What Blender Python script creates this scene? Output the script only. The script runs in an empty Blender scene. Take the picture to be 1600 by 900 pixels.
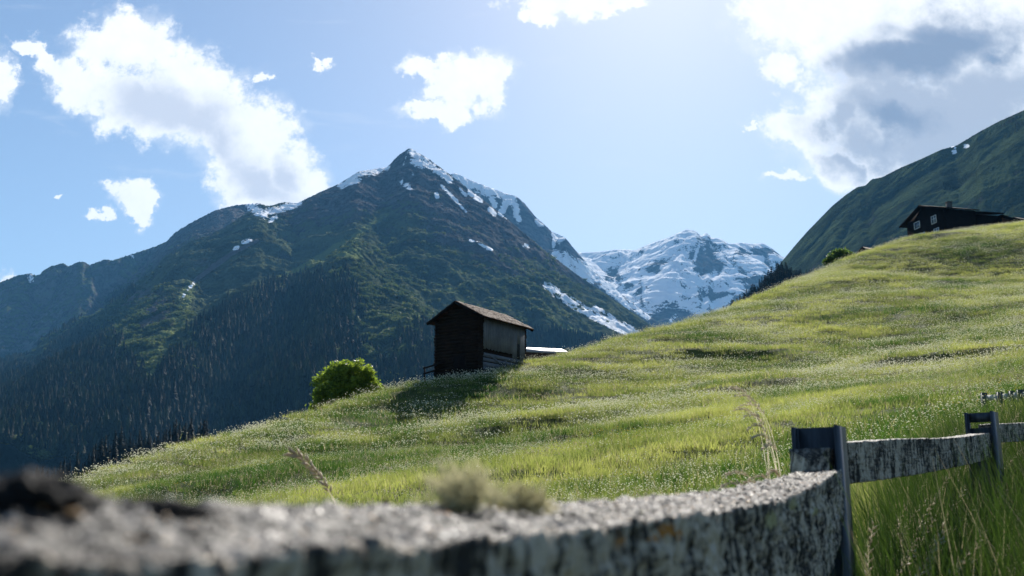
import bpy, math, random
import numpy as np
from mathutils import Vector, Matrix

sc = bpy.context.scene
COL = sc.collection
R = math.radians
rng = np.random.default_rng(7)
random.seed(7)

# ---------------------------------------------------------------- camera
FOC, PITCH = 35.0, 12.08
F = 1600 * FOC / 36.0
ct, st = math.cos(R(PITCH)), math.sin(R(PITCH))
cam_d = bpy.data.cameras.new('camera')
cam = bpy.data.objects.new('camera', cam_d); COL.objects.link(cam)
cam_d.lens = FOC; cam_d.sensor_width = 36; cam_d.clip_start = 0.02; cam_d.clip_end = 60000
cam.rotation_euler = (R(90 + PITCH), 0, 0)
cam_d.dof.use_dof = True; cam_d.dof.focus_distance = 10.5; cam_d.dof.aperture_fstop = 5.8
cam_d.dof.aperture_blades = 0
sc.camera = cam

# ---------------------------------------------------------------- light
SUN_AZ, SUN_EL = 10.0, 35.5           # azimuth to the right of +Y, elevation
sd = bpy.data.lights.new('sun', 'SUN'); sun = bpy.data.objects.new('sun', sd); COL.objects.link(sun)
sd.energy = 5.0; sd.angle = R(0.53); sd.color = (1, .94, .85)
sun.rotation_euler = Vector((math.sin(R(SUN_AZ)) * math.cos(R(SUN_EL)), math.cos(R(SUN_AZ)) * math.cos(R(SUN_EL)),
                             math.sin(R(SUN_EL)))).to_track_quat('Z', 'Y').to_euler()
sc.view_settings.view_transform = 'Standard'; sc.view_settings.look = 'None'
sc.view_settings.exposure = 1.18; sc.view_settings.gamma = 1; sc.view_settings.use_curve_mapping = False
sc.cycles.max_bounces = 7; sc.cycles.diffuse_bounces = 3; sc.cycles.transmission_bounces = 4
sc.cycles.transparent_max_bounces = 6; sc.cycles.volume_bounces = 0; sc.cycles.glossy_bounces = 2
sc.cycles.use_denoising = True
sc.cycles.sample_clamp_indirect = 6


def PX(px, py, Y):
    """the point at depth Y that the photograph shows at pixel px, py (1600 x 900)"""
    xc, yc = (px - 800) / F, (450 - py) / F
    y = ct - yc * st; z = st + yc * ct
    return (xc * Y / y, Y, z * Y / y)


class NT:
    def __init__(s, tree): s.t = tree; tree.nodes.clear()
    def n(s, kind, **kw):
        nd = s.t.nodes.new(kind)
        for k, v in kw.items():
            if k.startswith('i_'):
                key = k[2:]
                key = int(key) if key.isdigit() else key.replace('_', ' ')
                s.put(nd.inputs[key], v)
            else: setattr(nd, k, v)
        return nd
    def put(s, sock, v):
        if isinstance(v, bpy.types.NodeSocket): s.t.links.new(v, sock)
        else: sock.default_value = v
    def math(s, op, a, b=0.0, c=None, clamp=False):
        nd = s.t.nodes.new('ShaderNodeMath'); nd.operation = op; nd.use_clamp = clamp
        s.put(nd.inputs[0], a); s.put(nd.inputs[1], b)
        if c is not None: s.put(nd.inputs[2], c)
        return nd.outputs[0]
    def vmath(s, op, a, b=None, out=0):
        nd = s.t.nodes.new('ShaderNodeVectorMath'); nd.operation = op
        s.put(nd.inputs[0], a)
        if b is not None: s.put(nd.inputs[3 if op == 'SCALE' else 1], b)
        return nd.outputs[out]
    def noise(s, vec, scale, detail=4, rough=.55, dist=0, dim='3D', col=False):
        nd = s.t.nodes.new('ShaderNodeTexNoise'); nd.noise_dimensions = dim
        s.put(nd.inputs['Vector'], vec); s.put(nd.inputs['Scale'], scale); nd.inputs['Detail'].default_value = detail
        nd.inputs['Roughness'].default_value = rough; nd.inputs['Distortion'].default_value = dist
        return nd.outputs['Color' if col else 'Fac']
    def mapr(s, v, a, b, c=0.0, d=1.0, smooth=False):
        nd = s.t.nodes.new('ShaderNodeMapRange'); nd.interpolation_type = 'SMOOTHSTEP' if smooth else 'LINEAR'
        for i, x in enumerate((v, a, b, c, d)): s.put(nd.inputs[i], x)
        return nd.outputs[0]
    def mix(s, fac, a, b, blend='MIX'):
        nd = s.t.nodes.new('ShaderNodeMix'); nd.data_type = 'RGBA'; nd.blend_type = blend
        s.put(nd.inputs[0], fac)
        for i, v in ((6, a), (7, b)):
            if isinstance(v, tuple) and len(v) == 3: v = (*v, 1)
            s.put(nd.inputs[i], v)
        return nd.outputs[2]
    def attr(s, name, kind='GEOMETRY', out='Fac'):
        nd = s.t.nodes.new('ShaderNodeAttribute'); nd.attribute_name = name; nd.attribute_type = kind
        return nd.outputs[out]
    def scale(s, vec, xyz):
        nd = s.t.nodes.new('ShaderNodeMapping'); s.put(nd.inputs[0], vec); nd.inputs[3].default_value = xyz
        return nd.outputs[0]


def new_mat(name):
    m = bpy.data.materials.new(name); m.use_nodes = True
    return m, NT(m.node_tree)


# ---------------------------------------------------------------- world: sky with clouds
w = bpy.data.worlds.new('World'); sc.world = w; w.use_nodes = True
t = NT(w.node_tree)
sky = t.n('ShaderNodeTexSky', sky_type='NISHITA', sun_disc=False, sun_elevation=R(SUN_EL), sun_rotation=R(SUN_AZ),
          altitude=1400, air_density=1.15, dust_density=1.05, ozone_density=1.1)
tc = t.n('ShaderNodeTexCoord')
sep = t.n('ShaderNodeSeparateXYZ', i_0=tc.outputs['Generated'])
yy = t.math('MAXIMUM', sep.outputs[1], 0.05)
u, v = t.math('DIVIDE', sep.outputs[0], yy), t.math('DIVIDE', sep.outputs[2], yy)
uv0 = t.n('ShaderNodeCombineXYZ', i_0=u, i_1=v).outputs[0]
# ragged edges: push the coordinates about a little before the cloud bodies are measured
wn = t.noise(uv0, 9.0, 6, .6, col=True)
wv = t.vmath('SCALE', t.vmath('SUBTRACT', wn, (.5, .5, .5)), .075)
wn2 = t.noise(uv0, 42.0, 6, .62, col=True)
wv2 = t.vmath('SCALE', t.vmath('SUBTRACT', wn2, (.5, .5, .5)), .045)
uvw = t.vmath('ADD', t.vmath('ADD', uv0, wv), wv2)

def blob(px, py, rx, ry, ang, vec):
    x, y, z = PX(px, py, 1.0)
    nd = t.n('ShaderNodeMapping', vector_type='TEXTURE')
    t.put(nd.inputs[0], vec)
    nd.inputs[1].default_value = (x, z, 0); nd.inputs[2].default_value = (0, 0, R(-ang))
    nd.inputs[3].default_value = (rx / F * 1.08, ry / F * 1.12, 1)
    # distance from the centre in radii; z is flattened away
    fl = t.vmath('MULTIPLY', nd.outputs[0], (1, 1, 0))
    return t.vmath('LENGTH', fl, out=1)

def bodies(lst, vec, edge=.0, soft=1.0):
    acc = None
    for b in lst:
        d = t.mapr(blob(*b, vec), 0.0, 1.6, 1.0, -0.6)
        acc = d if acc is None else t.n('ShaderNodeMath', operation='SMOOTH_MAX', i_0=acc, i_1=d, i_2=.12).outputs[0]
    return acc

CLOUDS = [(195, 68, 92, 50, 8), (300, 150, 130, 78, 38), (395, 230, 118, 78, 36), (455, 270, 62, 62, 20), (385, 290, 62, 42, 15),
          (118, 118, 72, 34, 35), (215, 165, 110, 50, 35), (50, 70, 36, 11, 10), (78, 92, 36, 20, 40), (2, 118, 27, 42, 0),
          (205, 308, 38, 26, 30), (172, 288, 22, 14, 10), (225, 330, 15, 20, 0), (152, 333, 18, 9, 0), (0, 432, 20, 13, 0), (411, 118, 15, 10, -10),
          (503, 93, 15, 7, 10), (97, 297, 12, 5, 20), (735, 128, 66, 48, 5), (665, 100, 50, 18, 8), (675, 163, 50, 17, 0), (708, 175, 34, 26, 0),
          (768, 138, 32, 42, 0), (700, 130, 40, 30, 0), (880, -4, 105, 26, 0), (850, 22, 26, 15, 0), (960, 5, 50, 12, -4),
          (1240, 10, 100, 75, 0), (1400, 60, 190, 120, 0), (1560, 90, 190, 160, 0), (1400, 190, 175, 110, 10), (1240, 190, 82, 36, 8), (1310, 262, 62, 34, 25),
          (1222, 272, 38, 10, -8), (1157, 187, 10, 9, 0), (1215, 100, 36, 36, 30), (1500, 210, 160, 90, 0)]
body = bodies(CLOUDS, uvw)
fb = t.noise(uv0, 30.0, 12, .7)
dens = t.math('ADD', body, t.math('MULTIPLY', t.math('SUBTRACT', fb, .5), 1.5))
fs = t.noise(uv0, 16.0, 8, .62)
halo = t.mapr(t.math('ADD', body, t.math('MULTIPLY', t.math('SUBTRACT', fs, .5), 1.3)), -.25, .35, 0, .35, smooth=True)
alpha = t.math('MAXIMUM', t.mapr(dens, -.10, .36, smooth=True), halo)
thick = t.mapr(t.math('ADD', body, t.math('MULTIPLY', t.math('SUBTRACT', fb, .5), .5)), .08, .5, smooth=True)
GREY = [(235, 165, 120, 50, 38), (330, 225, 110, 50, 32), (390, 268, 100, 34, 25), (290, 190, 150, 60, 38), (440, 250, 40, 40, 0)]
GREYR = [(1500, 55, 150, 60, 6), (1420, 100, 150, 66, -10), (1440, 185, 220, 85, 5), (1520, 220, 220, 100, 0), (1570, 180, 140, 120, 0), (1355, 240, 110, 50, 20), (1310, 185, 60, 40, 0)]
DARK = [(1500, 58, 110, 44, 8), (1440, 85, 120, 42, -8), (1560, 90, 60, 40, 0), (1400, 200, 70, 40, 0)]
gv = t.vmath('ADD', uv0, t.vmath('SCALE', wv, 1.6)); gn = t.math('MULTIPLY', t.math('SUBTRACT', t.noise(uv0, 12.0, 7, .55), .5), 1.3)
def msk(lst, lo, hi): return t.mapr(t.math('ADD', bodies(lst, gv), gn), lo, hi, smooth=True)
white = t.mix(t.mapr(fb, .3, .65), (.50, .51, .525), (.56, .56, .56))
cc = t.mix(t.math('MULTIPLY', msk(GREY, -.1, .8), thick), white, (.335, .355, .405))
cc = t.mix(t.math('MULTIPLY', msk(GREYR, -.05, .6), thick), cc, (.235, .258, .305))
cc = t.mix(msk(DARK, .0, .75), cc, (.135, .165, .222))
# faint streaks of high cloud in the clear part
wsp = t.noise(t.scale(uv0, (3.0, 14.0, 1)), 2.4, 6, .6, .6)
wm = t.mapr(wsp, .56, .80, 0, .32, smooth=True)
skyc = t.vmath('SCALE', sky.outputs[0], .056)
base = t.mix(wm, skyc, (.38, .41, .46))
front = t.mapr(sep.outputs[1], .05, .15)
outc = t.mix(t.math('MULTIPLY', alpha, front), base, cc)
bg = t.n('ShaderNodeBackground', i_0=outc, i_1=1.0)
t.t.links.new(bg.outputs[0], t.n('ShaderNodeOutputWorld').inputs[0])
w.cycles.sampling_method = 'MANUAL'; w.cycles.sample_map_resolution = 512

# ---------------------------------------------------------------- helpers
def tag(o, label=None, cat=None, group=None, kind=None):
    if label: o['label'] = label
    if cat: o['category'] = cat
    if group: o['group'] = group
    if kind: o['kind'] = kind
    return o

def link(o, parent=None):
    COL.objects.link(o)
    if parent is not None: o.parent = parent
    return o

def empty(name, loc=(0, 0, 0), rz=0.0):
    o = bpy.data.objects.new(name, None); o.location = loc; o.rotation_euler = (0, 0, rz); o.empty_display_size = .2
    return link(o)

def np_mesh(name, V, Fc, mats, smooth=False, attrs=None, mat_idx=None):
    """V (n,3), Fc (m,k) int with k = 3 or 4, or a list of arrays"""
    me = bpy.data.meshes.new(name)
    if not isinstance(Fc, (list, tuple)): Fc = [Fc]
    Fc = [np.asarray(f, dtype=np.int32) for f in Fc if len(f)]
    n = len(V); me.vertices.add(n)
    me.vertices.foreach_set('co', np.asarray(V, dtype=np.float32).ravel())
    loops = np.concatenate([f.ravel() for f in Fc]) if Fc else np.zeros(0, np.int32)
    tot = np.concatenate([np.full(len(f), f.shape[1], np.int32) for f in Fc]) if Fc else np.zeros(0, np.int32)
    me.loops.add(len(loops)); me.polygons.add(len(tot))
    if len(tot):
        me.loops.foreach_set('vertex_index', loops)
        me.polygons.foreach_set('loop_start', np.concatenate([[0], np.cumsum(tot)[:-1]]).astype(np.int32))
        me.polygons.foreach_set('loop_total', tot)
        if mat_idx is not None: me.polygons.foreach_set('material_index', np.asarray(mat_idx, np.int32))
        if smooth: me.polygons.foreach_set('use_smooth', np.ones(len(tot), bool))
    for m in (mats if isinstance(mats, (list, tuple)) else [mats]):
        if m: me.materials.append(m)
    for k, a in (attrs or {}).items():
        a = np.asarray(a, np.float32)
        if a.ndim == 2:
            at = me.attributes.new(k, 'FLOAT_VECTOR', 'POINT'); at.data.foreach_set('vector', a.ravel())
        else:
            at = me.attributes.new(k, 'FLOAT', 'POINT'); at.data.foreach_set('value', a)
    me.update(calc_edges=True)
    return me

def mobj(name, me, parent=None, loc=None):
    o = bpy.data.objects.new(name, me)
    if loc is not None: o.location = loc
    return link(o, parent)


# ---------------------------------------------------------------- noise in numpy
def _h(ix, iy, seed):
    n = (ix.astype(np.int64) * 374761393 + iy.astype(np.int64) * 668265263 + seed * 1442695041) & 0xffffffff
    n = ((n ^ (n >> 13)) * 1274126177) & 0xffffffff
    n = (n ^ (n >> 16)) & 0xffffffff
    return n

def gnoise(x, y, seed=0):
    x0 = np.floor(x); y0 = np.floor(y); fx = x - x0; fy = y - y0
    ix = x0.astype(np.int64); iy = y0.astype(np.int64)
    ux = fx * fx * fx * (fx * (fx * 6 - 15) + 10); uy = fy * fy * fy * (fy * (fy * 6 - 15) + 10)
    def g(dx, dy):
        a = _h(ix + dx, iy + dy, seed) * (2 * np.pi / 4294967296.0)
        return np.cos(a) * (fx - dx) + np.sin(a) * (fy - dy)
    a = g(0, 0); b = g(1, 0); c = g(0, 1); d = g(1, 1)
    return (a + (b - a) * ux + (c - a) * uy + (a - b - c + d) * ux * uy) * 1.5

def fbm(x, y, octv=5, gain=.5, lac=2.03, seed=0, ridged=False):
    s = 0; a = 1; tot = 0
    for i in range(octv):
        n = gnoise(x, y, seed + i * 17)
        if ridged: n = 1 - 2 * np.abs(n)
        s = s + a * n; tot += a; a *= gain; x = x * lac + 5.3; y = y * lac + 1.7
    return s / tot

def sstep(a, b, x):
    q = np.clip((x - a) / (b - a), 0, 1); return q * q * (3 - 2 * q)

def to_px(X, Y, Z):
    """pixel of the photograph that shows a point"""
    dep = Y * ct + Z * st; up = -Y * st + Z * ct
    return 800 + F * X / dep, 450 - F * up / dep

# ---------------------------------------------------------------- the mountains
def ridge_h(X, Y, ridges):
    """height of a massif: each ridge line falls away to both sides, cut by gullies that run downhill"""
    H = np.full(X.shape, -1e9); SS = np.zeros_like(X); DD = np.zeros_like(X)
    for ri, rd in enumerate(ridges):
        pts = np.array([PX(*p) for p in rd['p']]); k0 = rd.get('k', .65); kl = rd.get('kl', k0); kr = rd.get('kr', k0); r0 = rd.get('r', 18)
        best = np.full(X.shape, -1e9); S = np.zeros_like(X); D = np.zeros_like(X); s0 = 0
        for i in range(len(pts) - 1):
            a, b = pts[i], pts[i + 1]; dx, dy = b[0] - a[0], b[1] - a[1]; L = math.hypot(dx, dy) + 1e-6
            q = np.clip(((X - a[0]) * dx + (Y - a[1]) * dy) / (L * L), 0, 1)
            d = np.hypot(X - a[0] - q * dx, Y - a[1] - q * dy)
            sg = np.tanh((dx * (Y - a[1]) - dy * (X - a[0])) / L / 25); k = (kl + kr) / 2 + (kr - kl) / 2 * sg
            h = a[2] + (b[2] - a[2]) * q - k * (np.sqrt(d * d + r0 * r0) - r0)
            m = h > best; best[m] = h[m]; S[m] = (s0 + q * L)[m]; D[m] = d[m]
            s0 += L
        lam = rd.get('lam', 170.0); A = rd.get('A', 60.0) * 1.2; sd_ = 31 * ri + rd.get('seed', 0)
        wq = 45 * gnoise(X / 260, Y / 260, sd_ + 3)
        g = fbm((S + wq) / lam, D / (lam * 4.5), 5, .58, seed=sd_, ridged=True)
        best = best + A * (1 - np.exp(-D / 160)) * (g - .25) + A * .25 * (1 - np.exp(-D / 30)) * fbm((S + wq) / (lam * .22), D / lam, 3, .5, seed=sd_ + 9, ridged=True)
        m = best > H; SS[m] = (S + wq + 977 * ri)[m]; DD[m] = D[m]
        H = np.maximum(H, best)
    return H, np.stack([SS, DD, H * 0], -1)

def mountain(name, label, ridges, px0, px1, Y0, Y1, nc, nr, mat, floor, rough=14.0, paint=None, seed=0, extra=None, fit=None, fine=1.0):
    ax = np.linspace((px0 - 800) / F, (px1 - 800) / F, nc)
    yr = np.exp(np.linspace(math.log(Y0), math.log(Y1), nr))
    A, Yg = np.meshgrid(ax, yr); X = A * Yg * 1.0
    H, SD = ridge_h(X, Yg, ridges)
    H = H + fine * rough * .22 * fbm(X / 17, Yg / 17, 3, .6, seed=seed + 99, ridged=True)
    H = H + rough * (fbm(X / 190, Yg / 190, 6, .56, seed=seed + 5)) + fine * rough * .45 * fbm(X / 45, Yg / 45, 4, .6, seed=seed + 77, ridged=True) + fine * rough * .3 * fbm(X / 90, Yg / 90, 3, .6, seed=seed + 55, ridged=True)
    if extra is not None: H = extra(X, Yg, H)
    if fit is not None:       # keep the crest line where it belongs: lower (or lift) the high ground of each column
        fx = np.array([p[0] for p in fit], float); fy = np.array([p[1] for p in fit], float); o_ = np.argsort(fx)
        for it in range(3):
            pxx, pyy = to_px(X, Yg, H); j = pyy.argmin(0); cpx = pxx[j, np.arange(nc)]; cpy = pyy[j, np.arange(nc)]
            dpx = np.interp(cpx, fx[o_], fy[o_]) - cpy
            kk = 25 if it < 2 else 9; ker = np.hanning(kk + 2)[1:-1]; ker /= ker.sum()
            dpx = np.convolve(np.pad(dpx, kk // 2, 'edge'), ker, 'valid')
            ctop = (H / Yg).max(0)
            wgt = sstep(.25, .8, (H / Yg) / ctop[None, :])
            H = H - Yg * (dpx / F * 1.03)[None, :] * wgt
    H = np.maximum(H, floor + 6 * gnoise(X / 300, Yg / 300, seed))
    pxx, pyy = to_px(X, Yg, H)
    gx = np.gradient(H, axis=1) / np.maximum(np.abs(np.gradient(X, axis=1)), 1e-6)
    gy = np.gradient(H, axis=0) / np.gradient(Yg, axis=0)
    slope = np.hypot(gx, gy)
    at = {'snow': np.zeros_like(H), 'green': np.zeros_like(H), 'forest': np.zeros_like(H), 'scree': np.zeros_like(H)}
    paint(at, X, Yg, H, pxx, pyy, slope, gx, gy)
    idx = np.arange(nr * nc).reshape(nr, nc)
    f = np.stack([idx[:-1, :-1], idx[:-1, 1:], idx[1:, 1:], idx[1:, :-1]], -1).reshape(-1, 4)
    keep = (H > floor + 8)
    kf = keep.ravel()[f].any(1)
    V = np.stack([X, Yg, H], -1).reshape(-1, 3)
    me = np_mesh(name, V, f[kf], mat, smooth=True, attrs={**{k: a.ravel() for k, a in at.items()}, 'sd': SD.reshape(-1, 3)})
    o = mobj(name, me); tag(o, label, 'mountain', kind='structure')
    return dict(X=X, Y=Yg, H=H, px=pxx, py=pyy, at=at, slope=slope, o=o)

def seg_d(px, py, pts):
    """distance in pixels to a polyline"""
    d = np.full(px.shape, 1e9)
    for (a, b), (c, e) in zip(pts[:-1], pts[1:]):
        dx, dy = c - a, e - b
        q = np.clip(((px - a) * dx + (py - b) * dy) / (dx * dx + dy * dy + 1e-9), 0, 1)
        d = np.minimum(d, np.hypot(px - a - q * dx, py - b - q * dy))
    return d

def mountain_mat(name, bump=1.0, rock=(.14, .135, .14), grass=(.082, .100, .054), lush_lit=(.22, .26, .10), scree=(.20, .18, .18), fine=1.0, snow_noise=4.0):
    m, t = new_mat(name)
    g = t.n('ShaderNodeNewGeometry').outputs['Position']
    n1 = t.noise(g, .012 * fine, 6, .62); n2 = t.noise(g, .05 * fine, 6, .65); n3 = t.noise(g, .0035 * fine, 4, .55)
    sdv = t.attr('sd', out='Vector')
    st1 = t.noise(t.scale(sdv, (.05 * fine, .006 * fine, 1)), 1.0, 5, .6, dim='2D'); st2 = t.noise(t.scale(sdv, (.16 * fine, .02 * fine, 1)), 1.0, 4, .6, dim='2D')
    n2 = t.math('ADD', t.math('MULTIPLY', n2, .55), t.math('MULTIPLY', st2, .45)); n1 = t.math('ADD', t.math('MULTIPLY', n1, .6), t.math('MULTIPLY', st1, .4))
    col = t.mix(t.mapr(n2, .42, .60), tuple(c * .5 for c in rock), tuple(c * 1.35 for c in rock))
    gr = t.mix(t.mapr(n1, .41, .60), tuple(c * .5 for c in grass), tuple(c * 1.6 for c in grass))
    gf = t.math('ADD', t.attr('green'), t.math('MULTIPLY', t.math('SUBTRACT', t.math('ADD', n1, n2), 1.0), 1.3))
    col = t.mix(t.mapr(gf, .35, .6, smooth=True), col, gr)
    sf = t.math('ADD', t.attr('scree'), t.math('MULTIPLY', t.math('SUBTRACT', n2, .5), .9))
    col = t.mix(t.mapr(sf, .4, .75, smooth=True), col, t.mix(t.mapr(n2, .4, .62), tuple(c * .7 for c in scree), scree))
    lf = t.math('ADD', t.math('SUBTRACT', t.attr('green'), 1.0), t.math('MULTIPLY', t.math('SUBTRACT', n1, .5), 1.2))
    col = t.mix(t.mapr(lf, .25, .7, smooth=True), col, lush_lit)  # lush growth, and the colour of the painted sunlit crest and edge bands
    ff = t.math('ADD', t.attr('forest'), t.math('MULTIPLY', t.math('SUBTRACT', n2, .5), .8))
    col = t.mix(t.mapr(ff, .4, .6, smooth=True), col, (.022, .034, .016))
    sa = t.attr('snow'); ss = t.math('ADD', sa, t.math('MULTIPLY', t.math('MULTIPLY', t.math('SUBTRACT', t.math('ADD', n2, n1), 1.0), snow_noise), t.math('SQRT', t.math('MAXIMUM', sa, 0.0))))
    ss = t.math('ADD', ss, t.math('MULTIPLY', t.math('MULTIPLY', t.math('SUBTRACT', t.noise(g, .11 * fine, 5, .7), .5), 1.6), t.math('SQRT', t.math('MAXIMUM', sa, 0.0)))); sn = t.mapr(ss, .46, .54, smooth=True)
    col = t.mix(sn, col, (.93, .94, .96))
    b = t.n('ShaderNodeBump', i_Strength=t.math('MULTIPLY', bump, t.math('SUBTRACT', 1.0, t.math('MULTIPLY', sn, .85))), i_Distance=38.0 / fine, i_Height=t.math('ADD', n2, t.math('MULTIPLY', t.noise(g, .2 * fine, 4, .6), .35)))
    p = t.n('ShaderNodeBsdfPrincipled', i_Base_Color=col, i_Roughness=.95, i_Normal=b.outputs[0])
    p.inputs['Specular IOR Level'].default_value = .0
    t.t.links.new(p.outputs[0], t.n('ShaderNodeOutputMaterial').inputs[0])
    return m

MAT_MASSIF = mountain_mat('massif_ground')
MAT_FAR = mountain_mat('far_rock_and_snow', bump=.6, rock=(.13, .13, .145), fine=.55, snow_noise=2.6)
MAT_SLOPE = mountain_mat('grassy_slope', bump=.75, grass=(.036, .052, .026), lush_lit=(.085, .115, .045), rock=(.06, .062, .062))

# main massif ------------------------------------------------------
MAIN = [
    dict(p=[(640, 231, 4200), (668, 247, 4270), (700, 270, 4350), (735, 298, 4440), (760, 316, 4500), (800, 348, 4600), (850, 390, 4700), (900, 428, 4800), (950, 462, 4900),
            (1000, 496, 5000), (1060, 540, 5100)], k=.64, A=45, lam=150, r=8),
    dict(p=[(640, 231, 4200), (622, 243, 4240), (605, 261, 4300), (585, 264, 4350), (560, 268, 4400), (530, 287, 4500), (500, 300, 4550), (465, 317, 4600), (442, 316, 4650), (420, 322, 4700), (402, 317, 4800),
            (365, 321, 4800), (335, 329, 4700), (300, 347, 4550), (275, 362, 4450), (255, 382, 4300), (215, 425, 3900), (185, 455, 3500)], k=.9, A=45, lam=150, r=8),
    # spur left of the gully, wooded crest
    dict(p=[(365, 321, 4800), (350, 360, 4100), (315, 398, 3400), (262, 428, 2800), (210, 452, 2350), (150, 482, 2000), (95, 512, 1800), (40, 548, 1650), (-40, 590, 1500), (-120, 640, 1400)], k=.56, A=36, lam=120, r=45),
    # spur right of the gully, the long pale line
    dict(p=[(640, 231, 4200), (628, 285, 3800), (604, 333, 3400), (566, 362, 3150), (520, 392, 2900), (472, 420, 2650), (425, 444, 2400), (350, 494, 2100), (285, 545, 1800), (235, 600, 1560), (190, 680, 1350)], kl=.62, kr=1.15, A=40, lam=130, r=12),
    # ribs between the pale spur and the summit's left ridge
    dict(p=[(530, 287, 4500), (470, 335, 3900), (400, 400, 3300), (340, 450, 2800), (300, 500, 2300)], k=.5, A=40, lam=110, r=60),
    # knob with the green top
    dict(p=[(604, 333, 3400), (575, 362, 3000), (548, 383, 2650), (532, 390, 2500), (520, 450, 2150), (505, 520, 1850), (470, 600, 1500)], kl=1.0, kr=.8, A=46, lam=110, r=22),
    dict(p=[(548, 383, 2650), (590, 440, 2300), (620, 500, 2000), (640, 580, 1700)], kl=.62, kr=.95, A=40, lam=90, r=20),
    # right hand spur
    dict(p=[(628, 285, 3800), (652, 322, 3600), (682, 368, 3350), (705, 410, 3100), (745, 445, 2850), (800, 490, 2600), (850, 535, 2350)], kl=1.15, kr=.52, A=42, lam=120, r=14),
    dict(p=[(682, 368, 3350), (700, 450, 2800), (720, 520, 2400), (735, 600, 2000)], kl=1.0, kr=.6, A=38, lam=100, r=22),
    dict(p=[(760, 316, 4500), (800, 380, 4100), (850, 432, 3800), (905, 478, 3500), (960, 515, 3200), (1010, 545, 3000)], k=.52, A=34, lam=110, r=40),
    dict(p=[(705, 300, 4250), (745, 370, 3800), (800, 425, 3400), (850, 470, 3100), (900, 510, 2800), (940, 545, 2500)], k=.52, A=36, lam=110, r=30),
]
def paint_main(at, X, Y, H, px, py, sl, gx, gy):
    n = fbm(X / 120, Y / 120, 4, .55, seed=91); nb = fbm(X / 400, Y / 400, 3, .5, seed=12)
    at['green'][:] = np.clip(1.02 - np.maximum(H - 600, 0) / 800 - .2 * sstep(.9, 1.5, sl) + .35 * nb, 0, 1)
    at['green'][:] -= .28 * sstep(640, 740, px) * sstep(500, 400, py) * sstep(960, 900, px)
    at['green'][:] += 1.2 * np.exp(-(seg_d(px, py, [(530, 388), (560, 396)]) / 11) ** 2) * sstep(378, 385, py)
    for pl, wd, a in (([(604, 334), (566, 360), (520, 391), (472, 421), (430, 442)], 9, 1.1), ([(296, 452), (278, 500), (248, 545), (225, 600)], 13, 1.0), ([(150, 520), (215, 545)], 30, .5), ([(700, 420), (760, 432)], 7, .7),  # first band: sunlight on the pale spur's crest, painted in as bright green
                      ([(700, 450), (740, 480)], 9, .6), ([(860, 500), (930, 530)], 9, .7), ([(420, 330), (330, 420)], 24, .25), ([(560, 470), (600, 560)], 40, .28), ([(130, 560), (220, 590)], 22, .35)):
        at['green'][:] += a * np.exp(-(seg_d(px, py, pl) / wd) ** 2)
    at['scree'][:] = .85 * np.exp(-((px - 225) / 55) ** 2 - ((py - 480) / 42) ** 2) + .35 * sstep(560, 660, px) * sstep(1200, 900, px) * sstep(450, 330, py) + .5 * np.exp(-((px - 310) / 60) ** 2 - ((py - 410) / 18) ** 2)
    # the gully's stream bed
    gd = seg_d(px, py, [(402, 376), (362, 396), (305, 438), (290, 462), (268, 505), (243, 555), (222, 605), (200, 628), (172, 650), (135, 688), (110, 712), (88, 735)])
    at['scree'][:] += 1.3 * np.exp(-(gd / 3.2) ** 2)
    s = at['snow']
    def patch(pts, wd, a=1.0):
        s[:] = np.maximum(s, a * np.clip(1 - seg_d(px, py, pts) / (2.3 * wd), 0, 1))
    patch([(646, 238), (664, 252), (682, 266), (702, 281)], 4.4, 1.5); patch([(650, 250), (664, 258)], 6.0); patch([(643, 268), (645, 272)], 2.5)
    patch([(628, 284), (641, 293)], 3.2); patch([(690, 290), (705, 305), (728, 330)], 1.8); patch([(735, 300), (750, 310)], 4, .9); patch([(718, 295), (727, 305)], 2.2)
    patch([(746, 305), (752, 312)], 3); patch([(782, 332), (792, 338)], 2.6); patch([(766, 328), (771, 335)], 3); patch([(682, 303), (683, 308)], 2); patch([(820, 384), (824, 386)], 2.4)
    patch([(735, 375), (768, 390)], 1.9); patch([(640, 231), (630, 257)], 1.2, .5)
    patch([(854, 447), (880, 464), (915, 486), (960, 508), (998, 526)], 4.2, 2.4); patch([(930, 480), (970, 505), (990, 512)], 2.4, .85); patch([(945, 494), (985, 520)], 3.5, .9)
    patch([(392, 322), (404, 330), (412, 336)], 5.5); patch([(415, 332), (436, 329), (452, 322), (465, 317)], 4.6); patch([(422, 345), (432, 338)], 2.6)
    patch([(380, 379), (392, 375)], 2.4); patch([(366, 388), (372, 386)], 2); patch([(532, 287), (548, 277), (565, 271), (590, 266), (602, 262)], 5.0); patch([(545, 284), (562, 280)], 3.2)
    patch([(293, 452), (301, 444)], 2.4, .9); patch([(284, 466), (288, 460)], 1.8, .9); patch([(222, 606), (214, 612)], 1.7, .8); patch([(172, 650), (135, 688), (110, 712)], 1.0, .62)
    # wood: the lower slopes, thick on the left flank of the pale spur
    fo = at['forest']
    lo = np.interp(px, [-60, 60, 100, 170, 215, 235, 262, 300, 350, 400, 440, 500, 540, 580, 620, 660, 720, 800, 870, 950], [560, 560, 515, 500, 560, 600, 548, 520, 482, 456, 442, 425, 418, 470, 500, 505, 520, 500, 515, 530])
    fo[:] = sstep(-10, 22, py - lo + 22 * n) * (.8 + .5 * n)
    fo[:] *= 1 - .9 * np.exp(-((px - 235) / 62) ** 2 - ((py - 520) / 55) ** 2)
    fo[:] *= 1 - .75 * np.exp(-((px - 590) / 40) ** 2 - ((py - 520) / 60) ** 2)
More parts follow.
